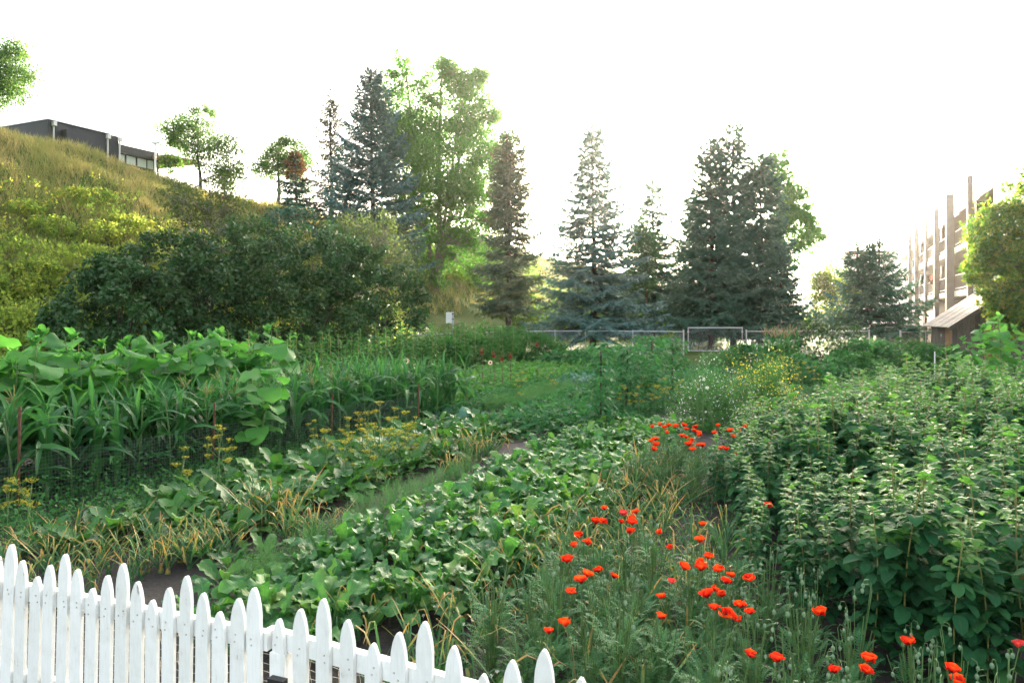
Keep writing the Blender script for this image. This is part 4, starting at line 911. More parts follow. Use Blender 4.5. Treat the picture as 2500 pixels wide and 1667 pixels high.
for n_, (px, py) in enumerate(sorted([(560, 1405), (640, 1385), (540, 1445), (505, 1380)])):
    spawn(BP[n_ % 6], "beet_plant", "small beet on the bare soil behind the pickets, %s from left" % ORD(n_ + 1), "beet", P(px, py), U(0, 6), .85, "beets on bare soil")
for n_, (px, py) in enumerate([(1085, 1032), (1120, 1040), (1150, 1035), (1100, 1018), (1210, 1045), (1450, 1030), (1480, 1022), (1420, 1035)]):
    spawn(KP[n_ % 3], "cabbage_plant", "blue-green cabbage plant in the middle beds, %s from the left" % ORD(sorted([1085, 1120, 1150, 1100, 1210, 1450, 1480, 1420]).index(px) + 1), "cabbage", P(px, py), U(0, 6), U(1.0, 1.4), "cabbages in the middle beds")

# ---------------------------------------------------------------- onions
def onion_leaf(q):
    L = U(.40, .62); kink = U(.45, .8) if q % 3 else 2.; a = U(1.05, 1.5)
    return blade(9, 1, lambda t: .0085 * (1 - t ** 2.5) + .0012, L, lambda t: a - .35 * t - (U(1.6, 2.6) if t > kink else 0) * min(1, (t - kink) * 7) if t > kink else a - .35 * t, fold=.6, twist=U(-.7, .7))
OL = leaf_meshes("leaf", 12, onion_leaf, ML['onion'])
def onion_proto(n):
    pr = []; az = U(0, 6.28)
    for q in range(n):
        az += 2.6 + U(-.5, .5); pr.append(("leaf", OL[R_.integers(12)], LM((0, 0, .03), az, U(-.25, .22), U(-.4, .4), U(.8, 1.15))))
    pr.append(("bulb", Geo().tube([(0, 0, -.02), (0, 0, .02), (0, 0, .07), (0, 0, .1)], [.02, .028, .015, .011], 7).mesh("bulb", ML['onion']), None)); return pr
OP = [onion_proto(int(U(6, 10))) for _ in range(8)]
def joined(proto, name, mat):
    g = Geo()
    for p in proto:
        me = p[1]; n = len(me.vertices); co = np.empty(n * 3); me.vertices.foreach_get("co", co); co = co.reshape(-1, 3)
        if p[2] is not None: co = co @ np.array(p[2].to_3x3()).T + np.array(p[2].translation)
        gr = np.empty(n); me.attributes["grad"].data.foreach_get("value", gr); t = U(0, 1)
        by = {}
        for f in me.polygons: by.setdefault(f.loop_total, []).append(tuple(f.vertices))
        first = True
        for k_, fs in by.items(): g.add(co, fs, t, gr)
    return g.mesh(name, mat)
OJ = [[("leaves", joined(p, "leaves", ML['onion']), None)] for p in OP[:5]]
def onion(label, x, y, sc, near, group): spawn((OP if near else OJ)[R_.integers(8 if near else 5)], "onion_plant", label, "onion", (x, y, .01), U(0, 6.28), sc, group, (U(-.08, .08), U(-.08, .08)))
for r, k, a, b in rows(3.3, 5.2, .17, (-7.1, -6.8, -6.5, -6.2, -5.9, -5.6), .08):
    x, y = AB(a, b); onion("yellowing onion behind the left pickets, line %s from left, %s along" % (ORD(r + 1), ORD(k + 1)), x, y, U(.7, 1.0), True, "onions behind the left pickets")
for cl, (px, py, n, tx, s) in enumerate([(650, 1300, 11, "tall dry clump left of the dill", 1.25), (760, 1325, 10, "green clump beside the dill seedlings", 1.1), (440, 1395, 8, "clump above the fourth tall picket", 1.0), (520, 1370, 6, "clump between beets and pickets", 1.0), (1050, 1130, 9, "dry clump below the cabbages", 1.15), (1180, 1125, 12, "dry clump below the carrots", 1.25), (900, 1210, 5, "thin clump among the beets", .9), (1130, 1170, 5, "clump at the turnip row's left edge", 1.0), (870, 1560, 5, "dry clump among near turnips", .95), (1010, 1390, 5, "upright clump inside the turnips", .9), (1200, 1340, 6, "green clump at the turnips' right edge", 1.0)]):
    x, y, _ = P(px, py)
    for q in range(n): onion("onion of the %s, %s from left" % (tx, ORD(q + 1)), x - .25 + .5 * q / n + U(-.04, .04), y + U(-.2, .2), s * U(.8, 1.1), True, "onions in loose clumps")
def poppyzone(a, b): return 3.9 < a < 5.7 and -2.1 < b < -.3
for r, k, a, b in rows(3.6, 10.6, .23, (-2.55, -2.25, -1.95, -1.65, -1.3, -.95), .08):
    if poppyzone(a, b) and U(0, 1) < .55: continue
    if (r > 3 and a > 7.6) or (r == 3 and a > 9): continue
    x, y = AB(a, b); onion("yellowing onion in the right bed, line %s from left, %s from near end" % (ORD(r + 1), ORD(k + 1)), x, y, U(.85, 1.2), a < 8.4, "onions in the right bed")

# ---------------------------------------------------------------- poppies
def petal_mesh(q, mat):
    return blade(5, 6, lambda t: .040 * t ** .55 * (1 - t ** 7) ** .7 + .002, .046, (lambda a: (lambda t: .45 + a * t))(U(.75, 1.3)), fold=.45, wave=.3, wk=1.5, ph=U(0, 6))
PET = {m: leaf_meshes("petal", 5, lambda q: petal_mesh(q, m), ML[m]) for m in ("petal", "petal_pink")}
EYE_M = Geo().tube([(0, 0, 0), (0, 0, .008), (0, 0, .02), (0, 0, .024)], [.003, .007, .006, .002], 8).mesh("seed_head", MP['dark'])
def poppy_stem(h, lean):
    s = np.linspace(0, 1, 8); return Geo().tube(np.c_[lean * s ** 2 * h, .02 * np.sin(s * 5), s * h], .0028 * (1.3 - .4 * s), 5).mesh("stem", MP['stem'])
PST = [(poppy_stem(.72, l), l) for l in (0., .12, -.1, .2)]
def poppy(label, px, py, h, sc, pink, tilt, group):
    x, y, z = P(px, py, h); me, lean = PST[R_.integers(4)]; f = h / .72
    o = thing("poppy", label, "poppy", (x - lean * h, y, 0), 0., 1., group)
    st = ob("stem", me, o, Matrix.Diagonal((f, f, f, 1)))
    T = Matrix.Translation((lean * h, 0.02 * sin(5) * f, h)) @ Matrix.Rotation(U(0, 6.28), 4, 'Z') @ Matrix.Rotation(tilt, 4, 'X') @ Matrix.Scale(sc, 4)
    r0 = U(0, 6.28); kind = "petal_pink" if pink else "petal"
    for q in range(4):
        ob("petal", PET[kind][R_.integers(5)], o, T @ LM((0, 0, .002 * (q % 2)), r0 + q * pi / 2 + U(-.2, .2), U(-.25, .25), U(-.15, .15), U(.85, 1.15)))
    ob("seed_head", EYE_M, o, T)
R3 = [(835, 285), (968, 325), (1070, 318), (1043, 352), (958, 383), (1038, 395), (770, 387), (828, 385), (1022, 462), (642, 492), (605, 557), (708, 540), (1243, 460), (1318, 570), (1560, 402), (1538, 522), (1600, 645), (1548, 690), (1542, 728), (1416, 722), (1672, 742), (1770, 780), (1730, 828), (1643, 880), (1700, 922), (1595, 930), (1640, 1020), (1835, 1003), (1737, 1080), (1822, 1105), (1908, 1050), (1903, 808), (557, 673), (705, 775), (665, 825), (790, 745), (903, 787), (587, 905), (1250, 935), (1335, 825), (1243, 1087), (548, 1140), (425, 1195), (1905, 1365), (2040, 268)]
R4 = [(595, 1060), (280, 1400), (707, 1480), (952, 1398), (948, 1490), (1245, 1278), (1575, 1478), (2070, 1293), (2110, 820), (1612, 1560)]
R6 = [(1140, 880), (1202, 862), (1235, 888), (1275, 872), (1330, 880), (1395, 872), (1262, 928), (1495, 885), (1480, 915), (1515, 932), (1415, 900), (1382, 958), (1415, 970), (1460, 997), (1440, 1030), (1515, 1030), (1550, 1038), (1467, 1067), (1525, 952), (1680, 873), (1648, 932), (1775, 915), (1848, 912), (1892, 880), (1800, 960), (1125, 997), (1165, 987), (1168, 1030), (1148, 1067), (1828, 1117), (1700, 1055), (1740, 1065)]
near = [(1200 + x / 3.033, 1150 + y / 3.033) for x, y in R3] + [(1800 + x / 3.033, 1150 + y / 3.033) for x, y in R4]
far = [(1250 + x / 3.337, 780 + y / 3.337) for x, y in R6]
def bands(L, edges, names):
    for (lo, hi), nm in zip(zip(edges[:-1], edges[1:]), names):
        B = sorted(p for p in L if lo <= p[1] < hi)
        for n_, p in enumerate(B): yield p, "%s, %s from the left" % (nm, ORD(n_ + 1))
for (px, py), tx in bands(near, [1200, 1290, 1345, 1400, 1450, 1500, 1560, 1700], ["at the back of near drift", "in second band of near drift", "upper middle of near drift", "middle of near drift", "lower middle of near drift", "in front of near drift", "lowest front right of near drift"]):
    pk_ = int(px * 7 + py) % 11 == 0; poppy(("pinkish red" if pk_ else "bright red") + " poppy " + tx, px, py, U(.62, .74), U(.85, 1.3), pk_, U(-.35, .4), "poppies in the near drift")
for (px, py), tx in bands(far, [1030, 1050, 1065, 1085, 1130], ["along the back of far drift", "in second band of far drift", "in third band of far drift", "front of far drift"]):
    poppy("orange red poppy " + tx, px, py, U(.68, .8), U(1.1, 1.45), False, U(-.3, .4), "poppies in the far drift")
# poppy foliage: feathery grey-green plants with nodding buds
def pinnate(n=6, L=.2, w=.011):
    g = Geo(); s = np.linspace(0, 1, 5)
    g.tube(np.c_[0 * s, L * s, .05 * np.sin(s * 2.2)], .0018, 3, cap=False)
    for q in range(n):
        f = (q + 1) / (n + .5)
        for sd in (-1, 1):
            V, Fq, G = blade(2, 1, lambda t: w * (1 - t) + .001, L * .36 * (1.1 - f * .7), lambda t: .25 - .5 * t); V, Fq, G = xf((V, Fq, G), LM((0, L * f, .05 * sin(f * 2.2)), -sd * 1.0)); g.add(V, Fq, 0, G)
    V, Fq, G = blade(2, 1, lambda t: w * (1 - t) + .001, L * .25, lambda t: -.2); V[:, 1] += L; V[:, 2] += .04; g.add(V, Fq, 0, G)
    V_ = np.concatenate(g.V); Fa = []
    for f in g.F: Fa.append(f)
    return V_, np.concatenate(Fa), np.concatenate(g.G)
PIN = pinnate()
def poppy_foliage(h, n):
    g = Geo(); st = Geo()
    for q in range(n):
        z = U(.03, h) ; az = U(0, 6.28); r = U(0, .10)
        d = np.array([[cos(az), sin(az), U(.1, .9)]]); g.scatter(PIN, np.array([[cos(az) * r, sin(az) * r, z * .85]]), basis(d), U(.26, .5))
    for q in range(9):
        az = U(0, 6.28); s = np.linspace(0, 1, 5); r = U(.02, .13); st.tube(np.c_[np.cos(az) * r * s, np.sin(az) * r * s, h * U(.8, 1.25) * s], .0026, 4)
    return [("leaves", g.mesh("leaves", ML['poppy_leaf']), None), ("stems", st.mesh("stems", MP['stem']), None)]
def bud_part():
    h = U(.45, .68); s = np.linspace(0, 1, 6); hook = U(.03, .05); l = U(-.12, .12)
    pts = [(l * q, 0, h * q) for q in s] + [(l + hook * .4, 0, h + hook * .7), (l + hook, 0, h + hook * .5), (l + hook * 1.15, 0, h)]
    g = Geo().tube(pts, .0022, 5); stem = g.mesh("bud_stem", MP['stem'])
    zz = np.array([0, .006, .016, .026, .032]); b = Geo().tube(np.c_[0 * zz, 0 * zz, -zz], [.002, .008, .0105, .007, .001], 8).mesh("bud", MP['bud'])
    return ("bud_stem", stem, Matrix.Rotation(U(0, 6.28), 4, 'Z'), [("bud", b, Matrix.Translation((l + hook * 1.15, 0, h)))])
PFP = [poppy_foliage(U(.40, .52), 85) + ([bud_part() for _ in range(3)] if q % 2 else []) for q in range(6)]
PFB = [poppy_foliage(U(.32, .42), 55) + [bud_part() for _ in range(4)] for q in range(4)]
n_ = 0
spots = [(a, b, 'm') for r, k, a, b in rows(3.9, 5.75, .24, (-1.95, -1.7, -1.45, -1.2, -.95, -.7), .1)]
for k_, (a, b, _) in enumerate(sorted(spots, key=lambda q: AB(q[0], q[1])[1])):
    x, y = AB(a, b); spawn(PFP[R_.integers(6)], "poppy_foliage", "feathery grey-green poppy foliage of the near drift, %s plant from near end" % ORD(k_ + 1), "poppy plant", (x, y, 0), U(0, 6.28), U(.9, 1.25), "poppy foliage in the near drift")
for r, k, a, b in rows(3.3, 5.6, .25, (-.5, -.2, .1, .4, .7, 1.0, 1.3), .1):
    if b > .3 + (5.0 - a) * .9: continue
    x, y = AB(a, b); spawn(PFB[R_.integers(4)], "poppy_foliage", "poppy foliage with nodding buds, front right, line %s from left, %s from near" % (ORD(r + 1), ORD(k + 1)), "poppy plant", (x, y, 0), U(0, 6.28), U(.85, 1.15), "poppy foliage at front right")
for r, k, a, b in rows(8.9, 10.6, .34, (-2.3, -1.95, -1.6, -1.25), .1):
    x, y = AB(a, b); spawn(PFP[R_.integers(6)], "poppy_foliage", "poppy foliage of the far drift, line %s from left, %s along" % (ORD(r + 1), ORD(k + 1)), "poppy plant", (x, y, 0), U(0, 6.28), U(1.0, 1.3), "poppy foliage in the far drift")

# ---------------------------------------------------------------- raspberries
def leaflet(L, Wd, a0, d, nv=7, nu=2):
    return blade(nv, nu, lambda t: Wd * (max(t, 0) ** .55) * (1 - t) ** .62 * 1.62 + .0005, L, lambda t: a0 - d * t, fold=.28, wave=.07, wk=4)
def rasp_leaf(q, n=3, sc=1., simple=False):
    g = Geo(); pet = U(.05, .075) * sc
    s = np.linspace(0, 1, 3); a = U(.2, .6)
    g.tube(np.c_[0 * s, pet * 1.35 * s * cos(a), pet * 1.35 * s * sin(a)], .0018 * sc, 3, cap=False)
    tip = (0, pet * 1.35 * cos(a), pet * 1.35 * sin(a))
    lf = leaflet(.125 * sc, .05 * sc, U(-.1, .3), U(.5, 1.2), 4 if simple else 6, 2); V, Fq, G = xf(lf, LM(tip, 0)); g.add(V, Fq, 0, G)
    base = (0, pet * cos(a), pet * sin(a))
    for k in range((n - 1) // 2):
        for sd in (-1, 1):
            lf = leaflet(.10 * sc, .04 * sc, U(-.1, .35), U(.4, 1.0), 4 if simple else 6, 2); V, Fq, G = xf(lf, LM((0, base[1] * (1 - .35 * k), base[2] * (1 - .35 * k)), -sd * U(1.0, 1.3))); g.add(V, Fq, 0, G)
    return g
RL = [rasp_leaf(q, 3 if q % 2 else 5).mesh("leaf", ML['rasp']) for q in range(7)]
RLT = [rasp_leaf(q, 3, .62).mesh("leaf", ML['rasp_top']) for q in range(4)]
def cane_proto(h, nl):
    bend = U(-.12, .12); s = np.linspace(0, 1, 8)
    pr = [("cane", Geo().tube(np.c_[bend * s ** 2, .06 * np.sin(s * 3), h * s], .006 * (1.1 - .5 * s), 6).mesh("cane", MP['stem_y']), None)]; az = U(0, 6.28)
    for q in range(nl):
        f = (q + .5) / nl; az += 2.4 + U(-.5, .5); zf = .12 + .86 * f
        m = RLT[R_.integers(4)] if f > .74 else RL[R_.integers(7)]
        pr.append(("leaf", m, LM((bend * zf ** 2, .06 * sin(zf * 3), h * zf), az, U(-.25, .35) + (.5 if f > .9 else 0), U(-.25, .25), U(.95, 1.35) * (1.15 - .25 * f))))
    return pr
RP = [cane_proto(U(1.15, 1.35), 40) for _ in range(7)]
def joined_multi(proto, nm, mats):
    g = Geo()
    for p in proto:
        me = p[1]; n = len(me.vertices); co = np.empty(n * 3); me.vertices.foreach_get("co", co); co = co.reshape(-1, 3)
        if p[2] is not None: co = co @ np.array(p[2].to_3x3()).T + np.array(p[2].translation)
        mi = mats.index(me.materials[0]); t = U(0, 1); by = {}
        for f in me.polygons: by.setdefault(f.loop_total, []).append(tuple(f.vertices))
        for fs in by.values(): g.add(co, fs, t, 0., mi)
    return g
RMATS = [MP['stem_y'], ML['rasp'], ML['rasp_top']]
RJG = [joined_multi(p, "x", RMATS) for p in RP[:5]]
RJ = [[("foliage", g.mesh("foliage", *RMATS), None)] for g in RJG]
rest = []; n_near = 0; n_all = 0
cand = []
def edge_of(a): return -.5 - .85 * min(1, max(0, (a - 5.6) / 3)) + (1.2 if a > 13 else 0) + max(0, 5.6 - a) * 1.2
for r, k, a, b in rows(4.75, 17.5, .33, tuple(np.arange(-1.35, 8.2, .37)), .19):
    edge = -.5 - .85 * min(1, max(0, (a - 5.6) / 3)) + (1.2 if a > 13 else 0) + max(0, 5.6 - a) * 1.2
    x, y = AB(a, b)
    if b < edge or pxof(x, y) > 2640 or y < 3.4: continue
    cand.append((y, r, k, a, b, x))
cand.sort()
for q, (y, r, k, a, b, x) in enumerate(cand):
    mound = .5 + .25 * sin(x * 2.1 + y * .7) + .25 * sin(y * 1.9 - x * .8 + 1)
    sc = (U(.84, 1.06) + .42 * (mound - .5)) * (.72 if b < edge_of(a) + .45 else .88 if b < edge_of(a) + .9 else 1.) ; tl = (U(-.1, .1), U(-.12, .12))
    if q < 230:
        spawn(RP[R_.integers(7)] if q < 105 else RJ[R_.integers(5)], "raspberry_cane", "leafy raspberry cane in the right bed, line %s from left, %s from near end" % (ORD(r + 1), ORD(k + 1)), "raspberry", (x, y, 0), U(0, 6.28), sc, "raspberry canes in the right bed", tl)
    else: rest.append((x, y, sc))
print("canes", len(cand))
# the remaining canes, too many to count, as one object
g = Geo()
for x, y, sc in rest:
    src = RJG[R_.integers(5)]; az = U(0, 6.28); M = np.array(((cos(az), -sin(az), 0), (sin(az), cos(az), 0), (0, 0, 1))); off = U(0, 1)
    base = 0
    for V, Fq, T, mi in zip(src.V, src.F, src.T, src.M):
        g.add(V @ M.T * sc + np.array((x, y, 0)), Fq - base, T + off, 0., int(mi[0])); base += len(V)
o_ = ob("raspberry_thicket", g.mesh("raspberry_thicket", *RMATS)); tag(o_, "dense raspberry canes filling the back of the right bed", kind="stuff")

# back raspberries (joined foliage, far)
def far_cane(h, n, size, mat):
    g = Geo(); s = np.linspace(0, 1, n); az = np.cumsum(U(1.8, 3, n)); r = U(.03, .16, n) * (1.15 - s)
    p = np.stack([np.cos(az) * r, np.sin(az) * r, h * (.08 + .92 * s)], 1)
    d = np.stack([np.cos(az), np.sin(az), U(-.5, .3, n) + .7 * (s > .92)], 1); g.scatter(FOLD, p, basis(d, U(-.5, .5, n)), size * U(.7, 1.2, n) * (1.15 - .5 * s))
    st = Geo().tube([(0, 0, 0), (.01, 0, h * .5), (0, .01, h)], .008, 5)
    return [("foliage", g.mesh("foliage", mat), None), ("stem", st.mesh("stem", MP['stem_y']), None)]
FC = [far_cane(U(1.5, 1.9), 75, .19, ML['rasp_far']) for _ in range(6)]
nm_ = ["front", "second", "third", "fourth", "back"]
for r, k, a, b in rows(9.0, 28, .62, (-12.6, -13.3, -14.0, -14.8), .16):
    x, y = AB(a, b)
    if pxof(x, y) < -80 or (a < 12 and r < 1): continue
    spawn(FC[R_.integers(6)], "raspberry_cane", "tall raspberry cane in front of the lilac hedge, %s line, %s from left" % (nm_[r], ORD(k + 1)), "raspberry", (x, y, g1(x, y)), U(0, 6.28), U(.85, 1.15), "raspberry canes before the hedge", (U(-.06, .06), U(-.06, .06)))
for k_, (px, py, w, h) in enumerate([(1120, 905, 3.2, 1.5), (1190, 890, 3.6, 1.75), (1260, 880, 3.0, 1.55), (1320, 885, 2.4, 1.25), (1060, 915, 2.6, 1.35)]):
    x, y, _ = P(px, py); shrub("currant_bush", "dense green currant bush before the fence, %s from the left" % ORD([3, 4, 5, 1, 2].index(k_) + 1 if False else sorted([1120, 1190, 1260, 1320, 1060]).index(px) + 1), x, y, w, 2.2, h, 2600, .13, ML['rasp_far'], group="currant bushes before the fence", cat="bush", clumps=70, spread=.2)

# ---------------------------------------------------------------- dill, fennel, carrots
def frond(n, L, seed):
    r = np.random.default_rng(seed); g = Geo()
    for q in range(n):
        f = r.uniform(.15, 1); az = r.uniform(0, 6.28); p = r.uniform(.2, 1.2); l = L * r.uniform(.12, .3)
        st = np.array([0, L * f, 0]); d = np.array([cos(az) * sin(p), cos(p), sin(az) * sin(p)])
        g.add([st - [.006, 0, 0], st + [.006, 0, 0], st + d * l], [(0, 1, 2)])
        m_ = st + d * l * .5; d2 = d + np.array([r.uniform(-.8, .8), r.uniform(-.3, .3), r.uniform(-.8, .8)]); g.add([m_ - [0, 0, .005], m_ + [0, 0, .005], m_ + d2 * l * .5], [(0, 1, 2)])
    return np.concatenate(g.V), np.concatenate(g.F), np.concatenate(g.G)
FR = [frond(22, 1., s) for s in range(3)]
def feathery(h, n, spread=.5):
    g = Geo(); st = Geo()
    d = np.stack([U(-spread, spread, n), U(-spread, spread, n), np.ones(n)], 1); p = np.c_[U(-.03, .03, n), U(-.03, .03, n), U(0, .4, n) * h]
    for q in range(3): g.scatter(FR[q], p[q::3], basis(d[q::3], U(-3, 3, len(p[q::3]))), h * U(.45, .75, len(p[q::3])))
    st.tube([(0, 0, 0), (.01, 0, h * .5), (0, 0, h * .9)], .003, 4)
    return [("fronds", g.mesh("fronds", ML['dill']), None), ("stem", st.mesh("stem", MP['stem']), None)]
FR0 = FR
FR = [(np.where(np.arange(3)[None] == 0, f[0] * np.array([1, 1, 1]), f[0]), f[1], f[2]) for f in FR0]
FE = [feathery(.36, 40, .7) for _ in range(4)]; CA = [feathery(.42, 60, .95) for _ in range(3)]
for k_, (px, py) in enumerate(sorted([(650, 1440), (700, 1410), (745, 1400), (760, 1370), (835, 1345), (860, 1310), (900, 1320), (930, 1290), (890, 1275), (960, 1270), (1000, 1250), (1030, 1225), (1080, 1205), (1120, 1195), (1140, 1170), (680, 1470), (600, 1480), (1050, 1240), (820, 1380), (720, 1440), (780, 1420), (870, 1350), (920, 1330), (980, 1290), (1010, 1265), (620, 1450), (660, 1400), (960, 1240), (1060, 1215), (1100, 1180), (790, 1345), (850, 1335), (700, 1455)])):
    spawn(FE[k_ % 4], "dill_seedling", "feathery young dill on the bare soil strip, %s from the left" % ORD(k_ + 1), "dill", P(px, py), U(0, 6), U(.8, 1.25), "young dill on the soil strip")
for r, k, a, b in rows(14.6, 19.2, .42, (-7.2, -6.7), .1):
    x, y = AB(a, b); spawn(CA[R_.integers(3)], "carrot_plant", "feathery carrot tops in the middle beds, line %s, %s from near end" % (ORD(r + 1), ORD(k + 1)), "carrot", (x, y, 0), U(0, 6), U(1., 1.35), "carrots in the middle beds")
def dill_proto(h, nu):
    st = Geo(); pr = []; um = []
    st.tube([(0, 0, 0), (.02, .01, h * .5), (0, 0, h)], .006, 5)
    for q in range(nu):
        z = h * (.55 + .45 * q / max(1, nu - 1)); az = U(0, 6.28); r = U(.06, .16) if q < nu - 1 else 0; zt = z + U(.03, .14)
        st.tube([(0, 0, z * .86), (cos(az) * r * .6, sin(az) * r * .6, z), (cos(az) * r, sin(az) * r, zt)], .003, 4)
        g = Geo(); R0 = U(.045, .075)
        for w in range(16):
            a2 = U(0, 6.28); rr = R0 * math.sqrt(U(0.05, 1)); tip = np.array([cos(a2) * rr, sin(a2) * rr, .03 - rr * .2])
            g.tube([(0, 0, -.02), tuple(tip)], .0009, 3, cap=False); nf = 7; g.scatter(DIA, tip + U(-.009, .009, (nf, 3)), basis(rdir(nf, .2, 1)), .011)
        um.append(("umbel", g.mesh("umbel", ML['umbel']), Matrix.Translation((cos(az) * r, sin(az) * r, zt))))
    g = Geo(); n = 16; d = np.stack([U(-1, 1, n), U(-1, 1, n), U(.2, .8, n)], 1); g.scatter(FR[0], np.c_[np.zeros(n), np.zeros(n), U(.1, .7, n) * h], basis(d), .22)
    return [("stem", st.mesh("stem", MP['stem']), None), ("fronds", g.mesh("fronds", ML['dill']), None)] + um
DP = [dill_proto(U(.65, .85), int(U(5, 8))) for _ in range(5)]
dl = [(20, 1340, .8), (70, 1350, 1.), (440, 1260, .9), (525, 1215, 1.1), (545, 1230, 1.0), (800, 1180, 1.0), (860, 1165, 1.0), (900, 1150, 1.2), (935, 1160, 1.25), (955, 1140, 1.0), (985, 1150, 1.0), (1010, 1140, .9), (880, 1190, .9), (840, 1150, .9), (920, 1185, 1.0), (965, 1175, .95), (780, 1150, .85), (1000, 1170, .9), (905, 1200, .8), (850, 1205, .85), (1600, 1035, 1.1), (1560, 1045, 1.), (1625, 1020, 1.), (1520, 1040, 1.), (1660, 1010, .95), (1570, 1020, 1.), (1940, 985, 1.1), (1960, 960, 1.1), (1985, 970, 1.), (1920, 1000, 1.), (1910, 960, 1.), (1890, 1015, .9), (1265, 1010, .9), (1280, 975, 1.), (1350, 985, .9)]
for k_, (px, py, s) in enumerate(sorted(dl)):
    spawn(DP[k_ % 5], "dill_plant", "flowering dill with yellow umbels, %s from the left of all" % ORD(k_ + 1), "dill", P(px, py), U(0, 6), s, "flowering dill", (U(-.08, .08), U(-.08, .08)))

# ---------------------------------------------------------------- middle and far beds
def bushy(h, w, n, size, mat, tm=FOLD):
    g = Geo(); d = rdir(n, -.1, 1); p = d * np.array([w / 2, w / 2, h]) * U(.35, 1, n)[:, None] ** .6; p[:, 2] = np.abs(p[:, 2]) + .02
    g.scatter(tm, p, basis(d * np.array([1, 1, .3]) + rdir(n) * .6, U(-.8, .8, n)), size * U(.7, 1.3, n)); return [("foliage", g.mesh("foliage", mat), None)]
BB = [bushy(U(.36, .46), .6, 90, .13, ML['bush_bean']) for _ in range(4)]; BD = [bushy(.4, .6, 90, .13, ML['bean']) for _ in range(3)]; BC = [bushy(.32, .6, 60, .17, ML['cabbage']) for _ in range(3)]
for nm, PR, cat, lab, gp_, a0, a1, bs in (("bean_plant", BB, "bean", "low leafy bean plant, lit row beyond the netting, line %s, %s from near", "bush beans beyond the netting", 15.4, 26.0, (-11.4, -10.8, -10.2, -9.6, -9.0, -8.4)),
        ("potato_plant", BD, "potato", "dark leafy potato plant in the middle beds, line %s, %s from near", "potatoes in the middle beds", 12.6, 26.0, (-7.8, -6.2, -5.7, -5.1, -4.5, -3.9)),
        ("kale_plant", BC, "kale", "blue-green kale plant in the far middle beds, line %s, %s from near", "kale in the far beds", 19.5, 27.5, (-7.2, -6.5))):
    for r, k, a, b in rows(a0, a1, .5, bs, .1):
        x, y = AB(a, b); spawn(PR[R_.integers(len(PR))], nm, lab % (ORD(r + 1), ORD(k + 1)), cat, (x, y, 0), U(0, 6), U(.85, 1.3), gp_)
# ground cover: weeds between the beds
wg = Geo(); n = 40000
a = U(9, 31, n); b = U(-12.2, 4.5, n); x, y = AB(a, b)
m = ~((b > -4.6) & (b < -1.0) & (a < 13.8)) & ~((b > -6.9) & (b < -4.4) & (a < 11.8))
x, y = x[m], y[m]; nn = len(x)
wg.scatter(FOLD, np.c_[x, y, U(.02, .26, nn) * (.5 + .5 * np.sin(x * 1.3) * np.sin(y * .9))], basis(rdir(nn, .1, .9), U(-.6, .6, nn)), .12 * U(.6, 1.3, nn), np.clip(.5 + .5 * np.sin(x * .8 + y * .5) + U(-.2, .2, nn), 0, 1))
stuff("bed_weeds", "low leafy weeds covering the soil of the far beds", wg, ML['ground_leaf'])
def near_weeds(n):
    a = U(3.4, 12.5, n); b = U(-10.2, -.2, n); w1 = (b < -7.1) | ((b > -2.7) & (b < -1.0) & (U(0, 1, n) < .5)) | ((b < -.3) & (b > -1.) & (U(0, 1, n) < .35)); a, b = a[w1], b[w1]; x, y = AB(a, b); return np.stack([x, y, 0 * x], 1)
ng = Geo(); tufts(2300, near_weeds, .30, ng)
pw_ = near_weeds(50000); nn = len(pw_); pw_[:, 2] = U(.01, .50, nn) * np.where(toAB(pw_[:, 0], pw_[:, 1])[1] < -8.2, 1., np.where(toAB(pw_[:, 0], pw_[:, 1])[1] < -6.9, .55, .25))
ng.scatter(FOLD, pw_, basis(rdir(nn, .1, .9), U(-.7, .7, nn)), .055 * U(.6, 1.4, nn)); stuff("near_weeds", "chickweed and grass between the near beds", ng, ML['ground_leaf'])
# bean poles
def vine(label, px, py, h, w, n):
    x, y, _ = P(px, py); t0 = thing("pole_beans", label, "bean", (x, y, 0), group="climbing beans on poles")
    ob("pole", Geo().tube([(0, 0, 0), (.02, 0, h)], .018, 6).mesh("pole", MP['bark']), t0)
    g = Geo(); az = U(0, 6.28, n); z = U(.05, 1, n) * h; r = w * np.abs(R_.normal(.45, .3, n)) * (.55 + .6 * np.sin(z / h * 2.6)); p = np.stack([np.cos(az) * r, np.sin(az) * r, z + .05], 1)
    g.scatter(FOLD, p, basis(np.stack([np.cos(az), np.sin(az), U(-1, .1, n)], 1), U(-.7, .7, n)), .14 * U(.7, 1.3, n)); ob("vine", g.mesh("vine", ML['bean']), t0)
vine("narrow pole of climbing beans right of the carrots, nearest one", 1465, 1065, 1.75, .28, 360)
vine("wide leafy bean wigwam behind the nearest bean pole", 1530, 1020, 1.6, .75, 900)
vine("leafy bean pole directly left of the white flowers", 1590, 1000, 1.75, .55, 620)
vine("small bean pole farthest back in the middle beds", 1640, 975, 1.6, .5, 460)
